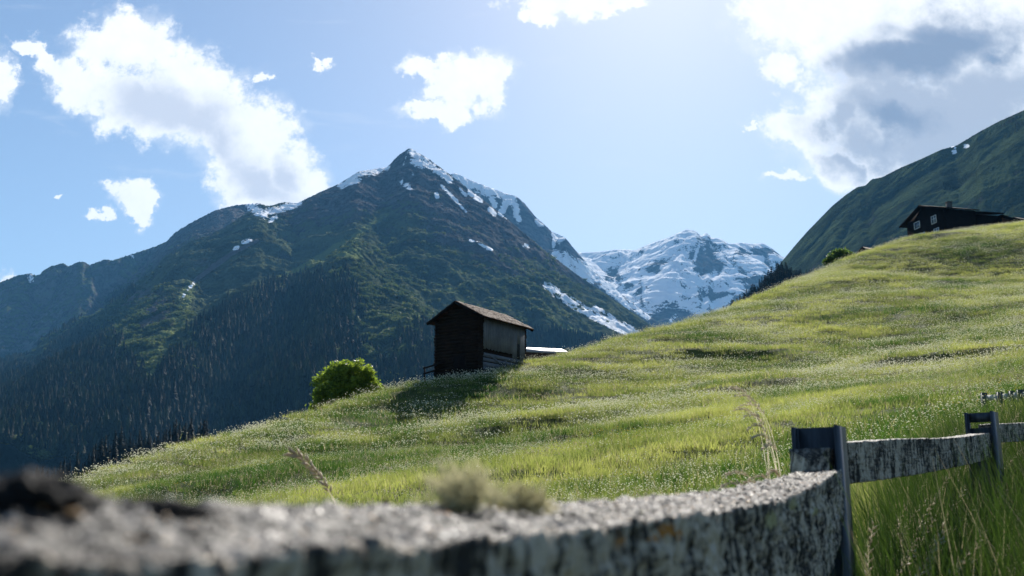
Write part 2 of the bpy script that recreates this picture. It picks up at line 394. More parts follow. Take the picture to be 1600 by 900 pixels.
mm = mountain('main_massif', 'tall pyramid shaped mountain with dark wooded foot and thin snow streaks near its summit', MAIN, -190, 1120, 1250, 5400, 1150, 760, MAT_MASSIF, -260, rough=15, paint=paint_main, fit=[(-120, 640), (-40, 590), (0, 566), (40, 546), (95, 510), (150, 480), (180, 458), (215, 424)] + MAIN[1]['p'][:-2][::-1] + MAIN[0]['p'][1:], seed=3)

LEFT = [dict(p=[(-160, 470, 4500), (-60, 452, 4600), (0, 441, 4700), (28, 430, 4750), (48, 427, 4780), (58, 431, 4790), (76, 417, 4800), (98, 411, 4820), (108, 416, 4830), (122, 409, 4840), (132, 409, 4840), (139, 414, 4850),
                (165, 405, 4880), (175, 407, 4890), (200, 399, 4950), (240, 386, 5050), (300, 360, 5200)], k=1.15, A=85, lam=150, r=10, seed=5),
        dict(p=[(48, 427, 4780), (20, 480, 4400), (5, 540, 4100)], k=.9, A=50, lam=100, r=20), dict(p=[(130, 409, 4840), (138, 450, 4550), (120, 500, 4250)], k=1.0, A=50, lam=90, r=15)]
def paint_left(at, X, Y, H, px, py, sl, gx, gy):
    at['green'][:] = .75 - .5 * sstep(.8, 1.5, sl) + .2 * fbm(X / 200, Y / 200, 3, seed=8)
    at['green'][:] += .8 * np.exp(-(seg_d(px, py, [(200, 403), (208, 418)]) / 5) ** 2) + .5 * np.exp(-(seg_d(px, py, [(190, 425), (195, 432)]) / 4) ** 2)
    s = at['snow']
    for pts, wd in (([(46, 430), (49, 437)], 3.2), ([(205, 400), (207, 401)], 2.0)):
        s[:] = np.maximum(s, np.clip(1 - seg_d(px, py, pts) / (2.3 * wd), 0, 1))
    at['forest'][:] = .7 * sstep(520, 570, py)
mountain('left_rock_wall', 'shaded rocky ridge with ribbed cliffs behind the wooded spur at the left', LEFT, -190, 330, 3000, 5400, 460, 420, MAT_MASSIF, -262, rough=20, paint=paint_left, fit=LEFT[0]['p'], seed=40)

BACK = [dict(p=[(640, 262, 6200), (700, 274, 6200), (709, 270, 6200), (716, 272, 6200), (730, 279, 6200), (760, 291, 6200), (790, 302, 6200), (806, 306, 6180), (820, 318, 6150), (836, 338, 6100), (850, 350, 6050), (862, 362, 6000), (872, 366, 5980),
                (882, 370, 5950), (896, 387, 5920), (905, 398, 5900), (930, 425, 5820), (965, 455, 5700), (1010, 490, 5600), (1060, 530, 5500)], k=1.0, A=60, lam=160, r=8),
        dict(p=[(806, 306, 6180), (820, 360, 5900), (850, 400, 5700), (900, 440, 5500)], k=.9, A=50, lam=120, r=15)]
def paint_back(at, X, Y, H, px, py, sl, gx, gy):
    crest = np.interp(px, [640, 709, 760, 806, 836, 862, 882, 905, 930, 965], [262, 270, 291, 306, 338, 362, 370, 398, 425, 455])
    n = fbm(X / 130, Y / 130, 4, .55, seed=4)
    s = at['snow']
    s[:] = .85 * sstep(26, 4, py - crest - 24 * n) * sstep(815, 800, px)
    for pts, wd in (([(838, 345), (846, 352)], 3), ([(868, 366), (876, 372)], 5), ([(806, 322), (809, 345)], 4), ([(790, 315), (785, 330)], 4), ([(768, 305), (772, 320)], 4), ([(866, 372), (865, 385)], 2),
                    ([(868, 398), (900, 412), (925, 425)], 6), ([(868, 402), (905, 430), (925, 440)], 6), ([(885, 400), (960, 452)], 6), ([(925, 430), (965, 458)], 7), ([(950, 455), (985, 478)], 4), ([(990, 480), (1012, 497)], 3)):
        s[:] = np.maximum(s, np.clip(1 - seg_d(px, py, pts) / (2.3 * wd), 0, 1))
    at['green'][:] = .35 * sstep(380, 460, py)
mountain('back_ridge', 'blue hazy rock ridge with snow along its crest, right of the pyramid peak', BACK, 620, 1100, 4700, 6700, 470, 330, MAT_FAR, -264, rough=18, paint=paint_back, fit=BACK[0]['p'], seed=61)

SNOW = [dict(p=[(840, 398, 8800), (905, 395, 8700), (940, 393, 8600), (962, 390, 8500), (980, 390, 8500), (992, 391, 8480), (1010, 383, 8400), (1024, 378, 8350), (1045, 371, 8300), (1062, 363, 8200), (1073, 358, 8200), (1088, 361, 8200), (1096, 369, 8200),
                (1104, 363, 8200), (1111, 371, 8200), (1126, 373, 8200), (1139, 381, 8200), (1158, 379, 8200), (1176, 381, 8200), (1193, 380, 8200), (1206, 388, 8200), (1222, 401, 8200), (1260, 412, 8200), (1340, 430, 8200)], k=.7, A=40, lam=240, r=12),
        dict(p=[(1075, 361, 8200), (1072, 385, 7850), (1060, 405, 7550), (1052, 425, 7300)], k=.75, A=60, lam=150, r=15),
        dict(p=[(1104, 363, 8200), (1112, 400, 7800), (1122, 425, 7500), (1128, 450, 7200), (1100, 480, 6900)], k=.85, A=55, lam=150, r=25),
        dict(p=[(1158, 379, 8200), (1172, 420, 7700), (1178, 460, 7200), (1170, 500, 6800)], k=.85, A=60, lam=150, r=20),
        dict(p=[(1222, 401, 8200), (1230, 440, 7700), (1225, 480, 7200)], k=.8, A=50, lam=150, r=20),
        dict(p=[(905, 395, 8700), (940, 430, 7900), (985, 460, 7300), (1020, 485, 6900), (1010, 510, 6500)], k=.66, A=40, lam=240, r=60),
        dict(p=[(980, 390, 8500), (1000, 425, 7900), (1030, 450, 7400), (1045, 475, 7000), (1040, 500, 6600)], k=.66, A=40, lam=240, r=60)]
def paint_snow(at, X, Y, H, px, py, sl, gx, gy):
    n = fbm(X / 420, Y / 420, 4, .5, seed=44)
    s = at['snow']
    for _ in range(6): sl = (sl + np.roll(sl, 2, 0) + np.roll(sl, -2, 0) + np.roll(sl, 2, 1) + np.roll(sl, -2, 1)) / 5
    s[:] = 1.1 + .5 * n - .5 * sstep(.65, 1.1, sl) - .8 * sstep(470, 520, py)
    right = sstep(1070, 1130, px)
    s[:] -= .16 * right
    for (a, b, ra, rb) in ((955, 430, 14, 12), (1018, 421, 13, 7), (1002, 440, 9, 8), (1012, 455, 14, 7), (1028, 408, 18, 6), (1112, 412, 22, 18), (1180, 445, 26, 30), (1085, 400, 14, 16), (982, 445, 9, 5), (1155, 400, 12, 10),
                         (1060, 495, 42, 14), (1130, 470, 24, 14), (1190, 392, 26, 6), (930, 447, 16, 10), (1000, 470, 20, 8)):
        s[:] -= .75 * np.exp(-((px - a) / ra) ** 2 - ((py - b) / rb) ** 2)
    for pts, wd in (([(1040, 380), (1075, 364)], 8), ([(1000, 405), (1060, 385)], 12), ([(1065, 420), (1080, 452)], 10), ([(1000, 488), (1040, 462), (1085, 445), (1115, 430)], 7), ([(1055, 494), (1049, 500)], 5), ([(1104, 470), (1098, 490)], 6),
                    ([(1115, 476), (1140, 466)], 7), ([(1095, 375), (1085, 405)], 3), ([(1112, 385), (1128, 392)], 4), ([(1150, 400), (1165, 408)], 4), ([(915, 398), (985, 396)], 6), ([(1000, 396), (1010, 480)], 4)):
        s[:] = np.maximum(s, np.exp(-(seg_d(px, py, pts) / wd) ** 2 * .7) * (.8 + .5 * n))
    at['green'][:] = .9 * sstep(480, 520, py)
mountain('snow_mountain', 'distant mountain covered in bright snowfields with bare dark rock patches', SNOW, 830, 1330, 4300, 9300, 640, 560, MAT_FAR, -266, fine=.2, rough=16, paint=paint_snow, fit=SNOW[0]['p'], seed=80)

RIGHT = [dict(p=[(1040, 640, 3500), (1100, 590, 3400), (1150, 520, 3280), (1190, 456, 3100), (1222, 408, 3000), (1240, 386, 2920), (1262, 361, 2830), (1300, 322, 2680), (1322, 304, 2600), (1340, 292, 2540), (1352, 290, 2500), (1362, 280, 2480), (1378, 277, 2440), (1405, 263, 2400), (1440, 248, 2350), (1455, 241, 2330),
                 (1470, 234, 2300), (1495, 227, 2260), (1530, 206, 2200), (1560, 190, 2150), (1600, 172, 2100), (1700, 120, 2000), (1850, 50, 1900)], k=.78, A=8, lam=120, r=10),
         dict(p=[(1352, 290, 2500), (1322, 340, 2250), (1290, 390, 2050), (1262, 430, 1900)], k=.9, A=10, lam=90, r=14),
         dict(p=[(1530, 206, 2200), (1585, 260, 1900), (1620, 320, 1650)], k=.7, A=24, lam=90, r=40)]
def paint_right(at, X, Y, H, px, py, sl, gx, gy):
    at['green'][:] = .80 - .15 * sstep(.9, 1.5, sl) + .55 * fbm(X / 150, Y / 150, 4, seed=9)
    for pl, wd, a in (([(1350, 300), (1300, 350), (1235, 405)], 8, .6), ([(1540, 232), (1600, 215)], 16, .45), ([(1330, 345), (1250, 412)], 7, .6)):  # the two left edge bands paint sunlight on the slope as lighter green
        at['green'][:] += a * np.exp(-(seg_d(px, py, pl) / wd) ** 2)
    for pts in ([(1488, 229), (1492, 230)], [(1508, 228), (1512, 228)], [(1490, 237), (1492, 237)]):
        at['snow'][:] = np.maximum(at['snow'], np.exp(-(seg_d(px, py, pts) / 2.2) ** 2 * .7))
    at['forest'][:] = .8 * sstep(418, 445, py) * sstep(1300, 1260, px)
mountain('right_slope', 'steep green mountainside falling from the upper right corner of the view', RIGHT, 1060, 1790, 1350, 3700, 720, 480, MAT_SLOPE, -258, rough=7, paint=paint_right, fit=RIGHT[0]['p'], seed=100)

NEAR = [dict(p=[(1420, 380, 1000), (1340, 410, 950), (1290, 425, 900), (1235, 452, 850), (1170, 488, 800), (1100, 516, 760), (1030, 545, 720), (960, 580, 690)], k=.5, A=10, lam=60, r=40)]
def paint_near(at, X, Y, H, px, py, sl, gx, gy):
    at['green'][:] = 1.3; at['forest'][:] = .9 * sstep(1130, 1180, px)
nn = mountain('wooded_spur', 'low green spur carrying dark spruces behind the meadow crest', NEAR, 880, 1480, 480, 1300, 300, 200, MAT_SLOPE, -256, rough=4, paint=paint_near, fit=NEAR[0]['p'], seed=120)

# a sheet of valley floor out to the horizon
m_base, t = new_mat('valley_floor')
g = t.n('ShaderNodeNewGeometry').outputs['Position']
c = t.mix(t.noise(g, .004, 6), (.03, .045, .02), (.09, .11, .05))
p = t.n('ShaderNodeBsdfPrincipled', i_Base_Color=c, i_Roughness=.95)
t.t.links.new(p.outputs[0], t.n('ShaderNodeOutputMaterial').inputs[0])
q = np.linspace(-20000, 20000, 41); XX, YY = np.meshgrid(q, q); ii = np.arange(41 * 41).reshape(41, 41)
ff = np.stack([ii[:-1, :-1], ii[:-1, 1:], ii[1:, 1:], ii[1:, :-1]], -1).reshape(-1, 4)
ZZ = -285 + 6 * gnoise(XX / 3000, YY / 3000)
tag(mobj('valley_terrain', np_mesh('valley_terrain', np.stack([XX, YY, ZZ], -1).reshape(-1, 3), ff, m_base, True)), 'dark green valley floor below the mountains', 'terrain', kind='structure')

# ---------------------------------------------------------------- haze
m_hz, t = new_mat('haze_air')
pv = t.n('ShaderNodeVolumePrincipled')
pv.inputs['Color'].default_value = (.17, .52, 1, 1); pv.inputs['Density'].default_value = 4.0e-5; pv.inputs['Anisotropy'].default_value = .0
t.t.links.new(pv.outputs[0], t.n('ShaderNodeOutputMaterial').inputs[1])
hx = np.array([(-20500, -20500, -300), (20500, -20500, -300), (20500, 20500, -300), (-20500, 20500, -300), (-20500, -20500, 2600), (20500, -20500, 2600), (20500, 20500, 2600), (-20500, 20500, 2600)], float)
hf = [(0, 3, 2, 1), (4, 5, 6, 7), (0, 1, 5, 4), (1, 2, 6, 5), (2, 3, 7, 6), (3, 0, 4, 7)]
tag(mobj('haze', np_mesh('haze', hx, np.array(hf), m_hz)), 'thin bluish summer haze filling the valley air', 'haze', kind='stuff')

# ---------------------------------------------------------------- the meadow hill
CREST = [(-300, 900, 52), (-150, 860, 54), (0, 812, 57), (60, 790, 58), (150, 752, 60), (250, 713, 64), (400, 676, 69), (560, 628, 76), (690, 598, 80), (820, 573, 86), (950, 541, 100), (1050, 513, 113), (1150, 483, 128),
         (1250, 441, 145), (1350, 401, 162), (1480, 369, 180), (1600, 351, 195), (1750, 328, 210), (1950, 300, 230)]
CTRL = []
for (a, b, c) in CREST:
    x, y, z = PX(a, b, c); CTRL.append((x, y, z))
    CTRL.append((x * .93, y * .93, z * .93 - .10)); CTRL.append((x * 1.1, y * 1.1, z * 1.1 - .018 * c)); CTRL.append((x * 1.3, y * 1.3, z * 1.3 - .10 * c))
for (a, b, c) in [(500, 787, 27), (700, 783, 25), (1000, 776, 21), (1180, 762, 18), (620, 725, 42), (800, 705, 46), (900, 645, 60), (1100, 655, 44), (1300, 642, 34), (1440, 640, 26), (1580, 640, 19),
                  (1100, 585, 76), (1300, 525, 92), (1500, 490, 98), (1450, 580, 56), (1600, 560, 50), (1420, 430, 140), (1240, 600, 60), (700, 655, 66), (520, 668, 63), (350, 722, 54), (230, 775, 44), (1600, 440, 130), (1750, 600, 30), (1750, 480, 80), (60, 850, 36), (-200, 950, 30)]:
    CTRL.append(PX(a, b, c))
CTRL += [(0, 0, -1.15), (.8, 2.6, -1.0), (2.2, 4.5, -.72), (-3, 3, -1.7), (-8, 10, -2.2), (-20, 20, -3.6), (8, 3, .5), (20, 10, 4.2), (2, 9, -.55), (0, -12, -2.6), (-15, -10, -5), (12, -12, 0), (40, -10, 8), (-40, -10, -12), (5, 6, .0), (-45, 30, -8), (60, 30, 17), (0, 14, -.8)]
CP = np.array(CTRL)
def _U(r2): return r2 * np.log(r2 + 1e-9)
_n = len(CP); S_ = 60.0
_d2 = ((CP[:, None, :2] - CP[None, :, :2]) ** 2).sum(-1) / S_ ** 2
_A = np.zeros((_n + 3, _n + 3)); _A[:_n, :_n] = _U(_d2) + np.eye(_n) * 2e-4
_A[:_n, _n] = 1; _A[:_n, _n + 1:] = CP[:, :2] / S_; _A[_n:, :_n] = _A[:_n, _n:].T
_w = np.linalg.solve(_A, np.concatenate([CP[:, 2], [0, 0, 0]]))
CR_A = np.array([PX(a, b, c)[0] / c for a, b, c in CREST]); CR_Y = np.array([c for *_, c in CREST], float)

def banks(X, Y):
    """the small terraces, hollows and tussocks of the hill"""
    px, py = 800 + F * X / np.maximum(Y, 1.0), Y
    h = .55 * fbm(X / 15, Y / 8, 3, .5, seed=301) + .16 * fbm(X / 3.2, Y / 2.2, 3, .55, seed=302) + .07 * fbm(X / 1.1, Y / 1.1, 2, .5, seed=303)
    far = sstep(10, 40, Y)
    h = h * (.3 + .7 * far)
    # bank below the crest near the middle (drops towards the camera)
    def bank(pts, hgt, wid):
        out = np.zeros_like(X)
        P = [PX(*p) for p in pts]
        best = np.full(X.shape, 1e9); sg = np.zeros_like(X); tt = np.zeros_like(X); L = len(P) - 1
        for i in range(L):
            a, b = P[i], P[i + 1]; dx, dy = b[0] - a[0], b[1] - a[1]; l2 = dx * dx + dy * dy
            q = np.clip(((X - a[0]) * dx + (Y - a[1]) * dy) / l2, 0, 1)
            ex, ey = X - a[0] - q * dx, Y - a[1] - q * dy; d = np.hypot(ex, ey); m = d < best
            best[m] = d[m]; sg[m] = np.sign(ey)[m]; tt[m] = ((i + q) / L)[m]
        s = best * sg
        fade = np.sin(np.pi * np.clip(tt, 0, 1)) ** .6
        prof = np.where(s > 0, np.exp(-(s / (wid * 3)) ** 2), 0) * hgt - np.where(s <= 0, np.exp(-(s / (wid * 4)) ** 2) - np.exp(-(s / wid) ** 2) * 1.0, 0) * hgt * .8
        prof = np.where(s > 0, np.exp(-(s / (wid * 4)) ** 2) * hgt, hgt * np.exp(-(s / wid) ** 2) - .5 * hgt * (np.exp(-(s / (wid * 4)) ** 2) - np.exp(-(s / wid) ** 2)))
        return prof * fade * .68
    h = h + bank([(985, 548, 82), (1060, 546, 84), (1140, 549, 83), (1210, 553, 81), (1245, 560, 78)], 1.0, .8)
    h = h + bank([(1330, 562, 68), (1400, 572, 64), (1480, 577, 62), (1560, 581, 60), (1650, 588, 58)], .95, .8)
    h = h + bank([(1420, 505, 92), (1480, 497, 95), (1540, 494, 96)], .7, 1.2)
    h = h + bank([(640, 690, 52), (740, 682, 53), (850, 672, 55), (920, 655, 58)], 1.0, 1.7)
    h = h + bank([(760, 742, 38), (860, 730, 40), (980, 722, 41), (1100, 728, 39)], .6, 1.1)
    h = h + bank([(250, 765, 46), (360, 762, 42), (470, 768, 38)], .7, 1.3)
    h = h + bank([(1390, 402, 160), (1460, 398, 162), (1540, 400, 162)], 1.2, 1.8)
    h = h + bank([(1250, 470, 120), (1340, 462, 124), (1450, 452, 128), (1600, 445, 130)], .9, 1.6)
    h = h + bank([(1040, 610, 62), (1150, 612, 60), (1280, 605, 60)], .6, 1.3)
    h = h + bank([(1330, 690, 24), (1420, 680, 26), (1500, 668, 26)], .3, .9)
    return h

def ground_z(X, Y, detail=True):
    X = np.asarray(X, float); Y = np.asarray(Y, float); shp = X.shape; x = X.ravel(); y = Y.ravel()
    yc = np.interp(x / np.maximum(y, 5.0), CR_A, CR_Y); lim = 1.3 * yc
    over = np.maximum(y - lim, 0); f = np.where(y > lim, lim / np.maximum(y, 1e-3), 1.0); xs, ys = x * f, y * f
    out = np.empty_like(x)
    for i in range(0, len(x), 20000):
        s = slice(i, i + 20000)
        d2 = ((xs[s, None] - CP[None, :, 0]) ** 2 + (ys[s, None] - CP[None, :, 1]) ** 2) / S_ ** 2
        out[s] = _U(d2) @ _w[:_n] + _w[_n] + _w[_n + 1] * xs[s] / S_ + _w[_n + 2] * ys[s] / S_
    out = out - .42 * over
    if detail:
        out = out + banks(x, y) * sstep(3, 12, np.abs(y))
    return out.reshape(shp)

yr = np.concatenate([np.linspace(-25, 0, 22)[:-1], np.linspace(0, 12, 80)[:-1], np.exp(np.linspace(math.log(12), math.log(230), 430))[:-1], np.linspace(230, 1000, 70)])
xr_n = 520
side = np.sinh(np.linspace(-3.6, 3.6, xr_n)) / np.sinh(3.6)
GX = side[None, :] * (60 + 1.05 * np.maximum(yr, 0))[:, None] ; GY = np.repeat(yr[:, None], xr_n, 1)
# finer spread: even in angle over most of the width
ang = np.linspace(-1, 1, xr_n); GX = (np.sign(ang) * (.35 * np.abs(ang) + .65 * np.abs(ang) ** 3))[None, :] * (60 + 1.3 * np.maximum(yr, 0))[:, None]
GZ = ground_z(GX, GY)
_ii = np.arange(GX.size).reshape(GX.shape)
_ff = np.stack([_ii[:-1, :-1], _ii[:-1, 1:], _ii[1:, 1:], _ii[1:, :-1]], -1).reshape(-1, 4)
m_md, t = new_mat('meadow_soil')
g = t.n('ShaderNodeNewGeometry').outputs['Position']
n1 = t.noise(g, .35, 6, .6); n2 = t.noise(g, 4.0, 5, .65)
c = t.mix(t.mapr(n1, .35, .65), (.035, .055, .014), (.075, .09, .026))
c = t.mix(t.mapr(n2, .5, .75), c, (.13, .12, .055))
b = t.n('ShaderNodeBump', i_Strength=1.0, i_Distance=.12, i_Height=t.noise(g, 6.0, 6, .7))
p = t.n('ShaderNodeBsdfPrincipled', i_Base_Color=c, i_Roughness=.95, i_Normal=b.outputs[0])
p.inputs['Specular IOR Level'].default_value = .1
t.t.links.new(p.outputs[0], t.n('ShaderNodeOutputMaterial').inputs[0])
tag(mobj('meadow_ground', np_mesh('meadow_ground', np.stack([GX, GY, GZ], -1).reshape(-1, 3), _ff, m_md, True)), 'rising alpine meadow hillside below the huts', 'meadow', kind='structure')

# ---------------------------------------------------------------- scattering of uncountable plants
def leaf_mat(name, c1, c2, trans=.45, dry=None, rough=.55, spec=.25, tip=None):
    """colour runs from c1 to c2 with the plant's own 'tone'; light passes through"""
    m, t = new_mat(name)
    tone = t.math('ADD', t.attr('tone', 'INSTANCER'), t.attr('tone', 'GEOMETRY'))
    rnd = t.n('ShaderNodeObjectInfo').outputs['Random']
    f = t.math('ADD', tone, t.math('MULTIPLY', t.math('SUBTRACT', rnd, .5), .35), clamp=True)
    col = t.mix(f, c1, c2)
    if dry:
        col = t.mix(t.attr('dry'), col, dry)
    d = t.n('ShaderNodeBsdfPrincipled', i_Base_Color=col, i_Roughness=rough)
    d.inputs['Specular IOR Level'].default_value = spec
    tr = t.n('ShaderNodeBsdfTranslucent', i_Color=t.mix(.0, col, col))
    mx = t.n('ShaderNodeMixShader', i_0=trans); t.t.links.new(d.outputs[0], mx.inputs[1]); t.t.links.new(tr.outputs[0], mx.inputs[2])
    t.t.links.new(mx.outputs[0], t.n('ShaderNodeOutputMaterial').inputs[0])
    return m

def scatter(name, label, cat, P, rot, scl, tone, protos, idx=None):
    """one object holding the points; every point carries a plant"""
    me = bpy.data.meshes.new(name)
    me.vertices.add(len(P)); me.vertices.foreach_set('co', np.asarray(P, np.float32).ravel())
    for k, a in (('rot', rot), ('scl3', scl)):
        at = me.attributes.new(k, 'FLOAT_VECTOR', 'POINT'); at.data.foreach_set('vector', np.asarray(a, np.float32).ravel())
    at = me.attributes.new('tone', 'FLOAT', 'POINT'); at.data.foreach_set('value', np.asarray(tone, np.float32))
    if idx is None: idx = rng.integers(0, len(protos), len(P))
    at = me.attributes.new('idx', 'INT', 'POINT'); at.data.foreach_set('value', np.asarray(idx, np.int32))
    o = mobj(name, me)
    ng = bpy.data.node_groups.new(name + '_plants', 'GeometryNodeTree')
    ng.interface.new_socket('Geometry', in_out='INPUT', socket_type='NodeSocketGeometry')
    ng.interface.new_socket('Geometry', in_out='OUTPUT', socket_type='NodeSocketGeometry')
    N = ng.nodes; L = ng.links
    gi, go = N.new('NodeGroupInput'), N.new('NodeGroupOutput')
    iop = N.new('GeometryNodeInstanceOnPoints'); gti = N.new('GeometryNodeGeometryToInstance')
    for p in reversed(protos):
        oi = N.new('GeometryNodeObjectInfo'); oi.inputs[0].default_value = p; oi.inputs['As Instance'].default_value = True
        L.new(oi.outputs['Geometry'], gti.inputs[0])
    L.new(gi.outputs[0], iop.inputs['Points'])
    L.new(gti.outputs[0], iop.inputs['Instance'])
    iop.inputs['Pick Instance'].default_value = True
    def na(nm, ty, sock):
        a = N.new('GeometryNodeInputNamedAttribute'); a.data_type = ty; a.inputs[0].default_value = nm; L.new(a.outputs[0], sock)
        return a
    na('idx', 'INT', iop.inputs['Instance Index']); na('rot', 'FLOAT_VECTOR', iop.inputs['Rotation']); na('scl3', 'FLOAT_VECTOR', iop.inputs['Scale'])
    L.new(iop.outputs[0], go.inputs[0])
    md = o.modifiers.new('plants', 'NODES'); md.node_group = ng
    tag(o, label, cat, kind='stuff')
    return o

def proto(name, me):
    return bpy.data.objects.new(name, me)       # kept out of the scene, only ever instanced

def blades(n, rad, hmin, hmax, width, segs=2, lean=.35, seed=0, dry_share=.15, windx=.12):
    """n grass blades on a disc; returns V, quads+tris, dry"""
    r = np.random.default_rng(seed)
    a = r.uniform(0, 2 * np.pi, n); q = rad * np.sqrt(r.uniform(0, 1, n)); h = r.uniform(hmin, hmax, n)
    la = r.uniform(0, 2 * np.pi, n); lm = r.uniform(.1, lean, n) * h
    bx, by = q * np.cos(a), q * np.sin(a); wa = r.uniform(0, np.pi, n); w_ = width * r.uniform(.6, 1.3, n)
    lx, ly = lm * np.cos(la) + windx * h, lm * np.sin(la)
    V = []; T = np.linspace(0, 1, segs + 1)
    for i, tt in enumerate(T):
        ww = w_ * (1 - tt ** 1.6) * .5; cx = bx + lx * tt ** 2; cy = by + ly * tt ** 2; cz = h * (tt - .12 * lm / h * tt ** 2) - .04
        if i < segs:
            V.append(np.stack([cx - ww * np.cos(wa), cy - ww * np.sin(wa), cz], -1)); V.append(np.stack([cx + ww * np.cos(wa), cy + ww * np.sin(wa), cz], -1))
        else: V.append(np.stack([cx, cy, cz], -1))
    k = 2 * segs + 1
    Vv = np.stack(V, 1).reshape(-1, 3); b = np.arange(n)[:, None] * k
    fq = [np.concatenate([b + 2 * i, b + 2 * i + 1, b + 2 * i + 3, b + 2 * i + 2], 1) for i in range(segs - 1)]
    ft = np.concatenate([b + 2 * segs - 2, b + 2 * segs - 1, b + 2 * segs], 1)
    dry = np.repeat((r.uniform(0, 1, n) < dry_share) * r.uniform(.4, 1, n), k)
    return Vv, (np.concatenate(fq) if fq else np.zeros((0, 4), int)), ft, dry

def blade_mesh(name, mat, *parts):
    V = []; Q = []; Tt = []; D = []; o = 0
    for (v, q, f, d) in parts:
        V.append(v); Q.append(q + o); Tt.append(f + o); D.append(d); o += len(v)
    return np_mesh(name, np.concatenate(V), [np.concatenate(Q), np.concatenate(Tt)], mat, attrs={'dry': np.concatenate(D)})

OCT_V = np.array([(1, 0, 0), (0, 1, 0), (-1, 0, 0), (0, -1, 0), (0, 0, .7), (0, 0, -.5)], float)
OCT_F = np.array([(0, 1, 4), (1, 2, 4), (2, 3, 4), (3, 0, 4), (1, 0, 5), (2, 1, 5), (3, 2, 5), (0, 3, 5)])
def heads(n, rad, hmin, hmax, size, seed, stem=.004, zs=1.0):
    """flower or seed heads on thin stems; material 0 = head, 1 = stem"""
    r = np.random.default_rng(seed); V = []; Fh = []; o = 0; Fs = []
    for i in range(n):
        a = r.uniform(0, 6.28); q = rad * math.sqrt(r.uniform()); h = r.uniform(hmin, hmax); s = size * r.uniform(.6, 1.35)
        x, y = q * math.cos(a), q * math.sin(a); dx, dy = r.normal(0, .06, 2)
        V.append(OCT_V * (s, s, s * zs) + (x + dx, y + dy, h)); Fh.append(OCT_F + o); o += 6
        V.append(np.array([(x - stem, y, 0), (x + stem, y, 0), (x + dx, y + dy, h)])); Fs.append([(o, o + 1, o + 2)]); o += 3
    return np.concatenate(V), np.concatenate(Fh), np.concatenate(Fs)

M_grass = leaf_mat('meadow_grass', (.034, .095, .009), (.38, .41, .10), .55, dry=(.42, .36, .2))
M_straw = leaf_mat('dry_grass_heads', (.50, .42, .31), (.70, .62, .50), .5)
M_white = leaf_mat('white_blossom', (.86, .85, .68), (.9, .88, .76), .6, rough=.7)
M_yell = leaf_mat('yellow_blossom', (.70, .52, .03), (.75, .6, .05), .5, rough=.7)
M_tall = leaf_mat('tall_grass', (.014, .034, .005), (.07, .12, .018), .4, dry=(.42, .36, .22))

mid = [proto('grass_patch', blade_mesh('grass_patch', M_grass, blades(150, .62, .14, .34, .016, 2, .7, 10 + i))) for i in range(3)]
far = [proto('grass_patch', blade_mesh('grass_patch', M_grass, blades(190, 1.15, .16, .36, .03, 1, .7, 30 + i, .2))) for i in range(3)]
near = [proto('grass_patch', blade_mesh('grass_patch', M_grass, blades(90, .28, .12, .34, .007, 3, .8, 50 + i))) for i in range(3)]
def head_proto(name, mat, *a, **k):
    v, fh, fs = heads(*a, **k)
    me = np_mesh(name, v, [np.concatenate([fh, fs])], [mat, M_grass], mat_idx=np.concatenate([np.zeros(len(fh)), np.ones(len(fs))]))
    return proto(name, me)
wf_mid = [head_proto('white_flowers', M_white, 16, .7, .22, .40, .014, 70 + i) for i in range(2)]
wf_far = [head_proto('white_flowers', M_white, 20, 1.4, .27, .44, .032, 75 + i) for i in range(2)]
yf_mid = [head_proto('yellow_flowers', M_yell, 12, .7, .24, .36, .017, 80 + i) for i in range(2)]
sh_mid = [head_proto('seed_heads', M_straw, 26, .7, .34, .55, .009, 85 + i, zs=4.0) for i in range(2)]
sh_far = [head_proto('seed_heads', M_straw, 34, 1.3, .34, .52, .014, 88 + i, zs=4.0) for i in range(2)]

def field(Y0, Y1, dens, amax=.60):
    """random places in the visible wedge of the hill between two depths"""
    area = amax * (Y1 ** 2 - Y0 ** 2); n = int(area * dens)
    Y = np.sqrt(rng.uniform(Y0 ** 2, Y1 ** 2, n)); X = rng.uniform(-amax, amax, n) * Y
    yc = np.interp(X / Y, CR_A, CR_Y); k = Y < yc * 1.12
    X, Y = X[k], Y[k]; Z = ground_z(X, Y)
    # leave out what the fall of the ground hides from the picture's side entirely
    px, py = to_px(X, Y, Z); k = (py < 960) & (px > -60) & (px < 1660)
    return X[k], Y[k], Z[k]

def lay(name, label, cat, Y0, Y1, dens, protos, s0=.8, s1=1.25, mask=None, tonef=None, hmul=None):
    X, Y, Z = field(Y0, Y1, dens)
    if mask is not None:
        k = rng.uniform(0, 1, len(X)) < mask(X, Y); X, Y, Z = X[k], Y[k], Z[k]
    n = len(X); s = rng.uniform(s0, s1, n)
    hz = s if hmul is None else s * hmul(X, Y)
    rot = np.stack([rng.normal(0, .08, n), rng.normal(0, .08, n), rng.uniform(-.7, .7, n) if False else rng.uniform(0, 6.28, n)], -1)
    tone = (tonef or meadow_tone)(X, Y)
    scatter(name, label, cat, np.stack([X, Y, Z], -1), rot, np.stack([s, s, hz], -1), tone, protos)
    return n

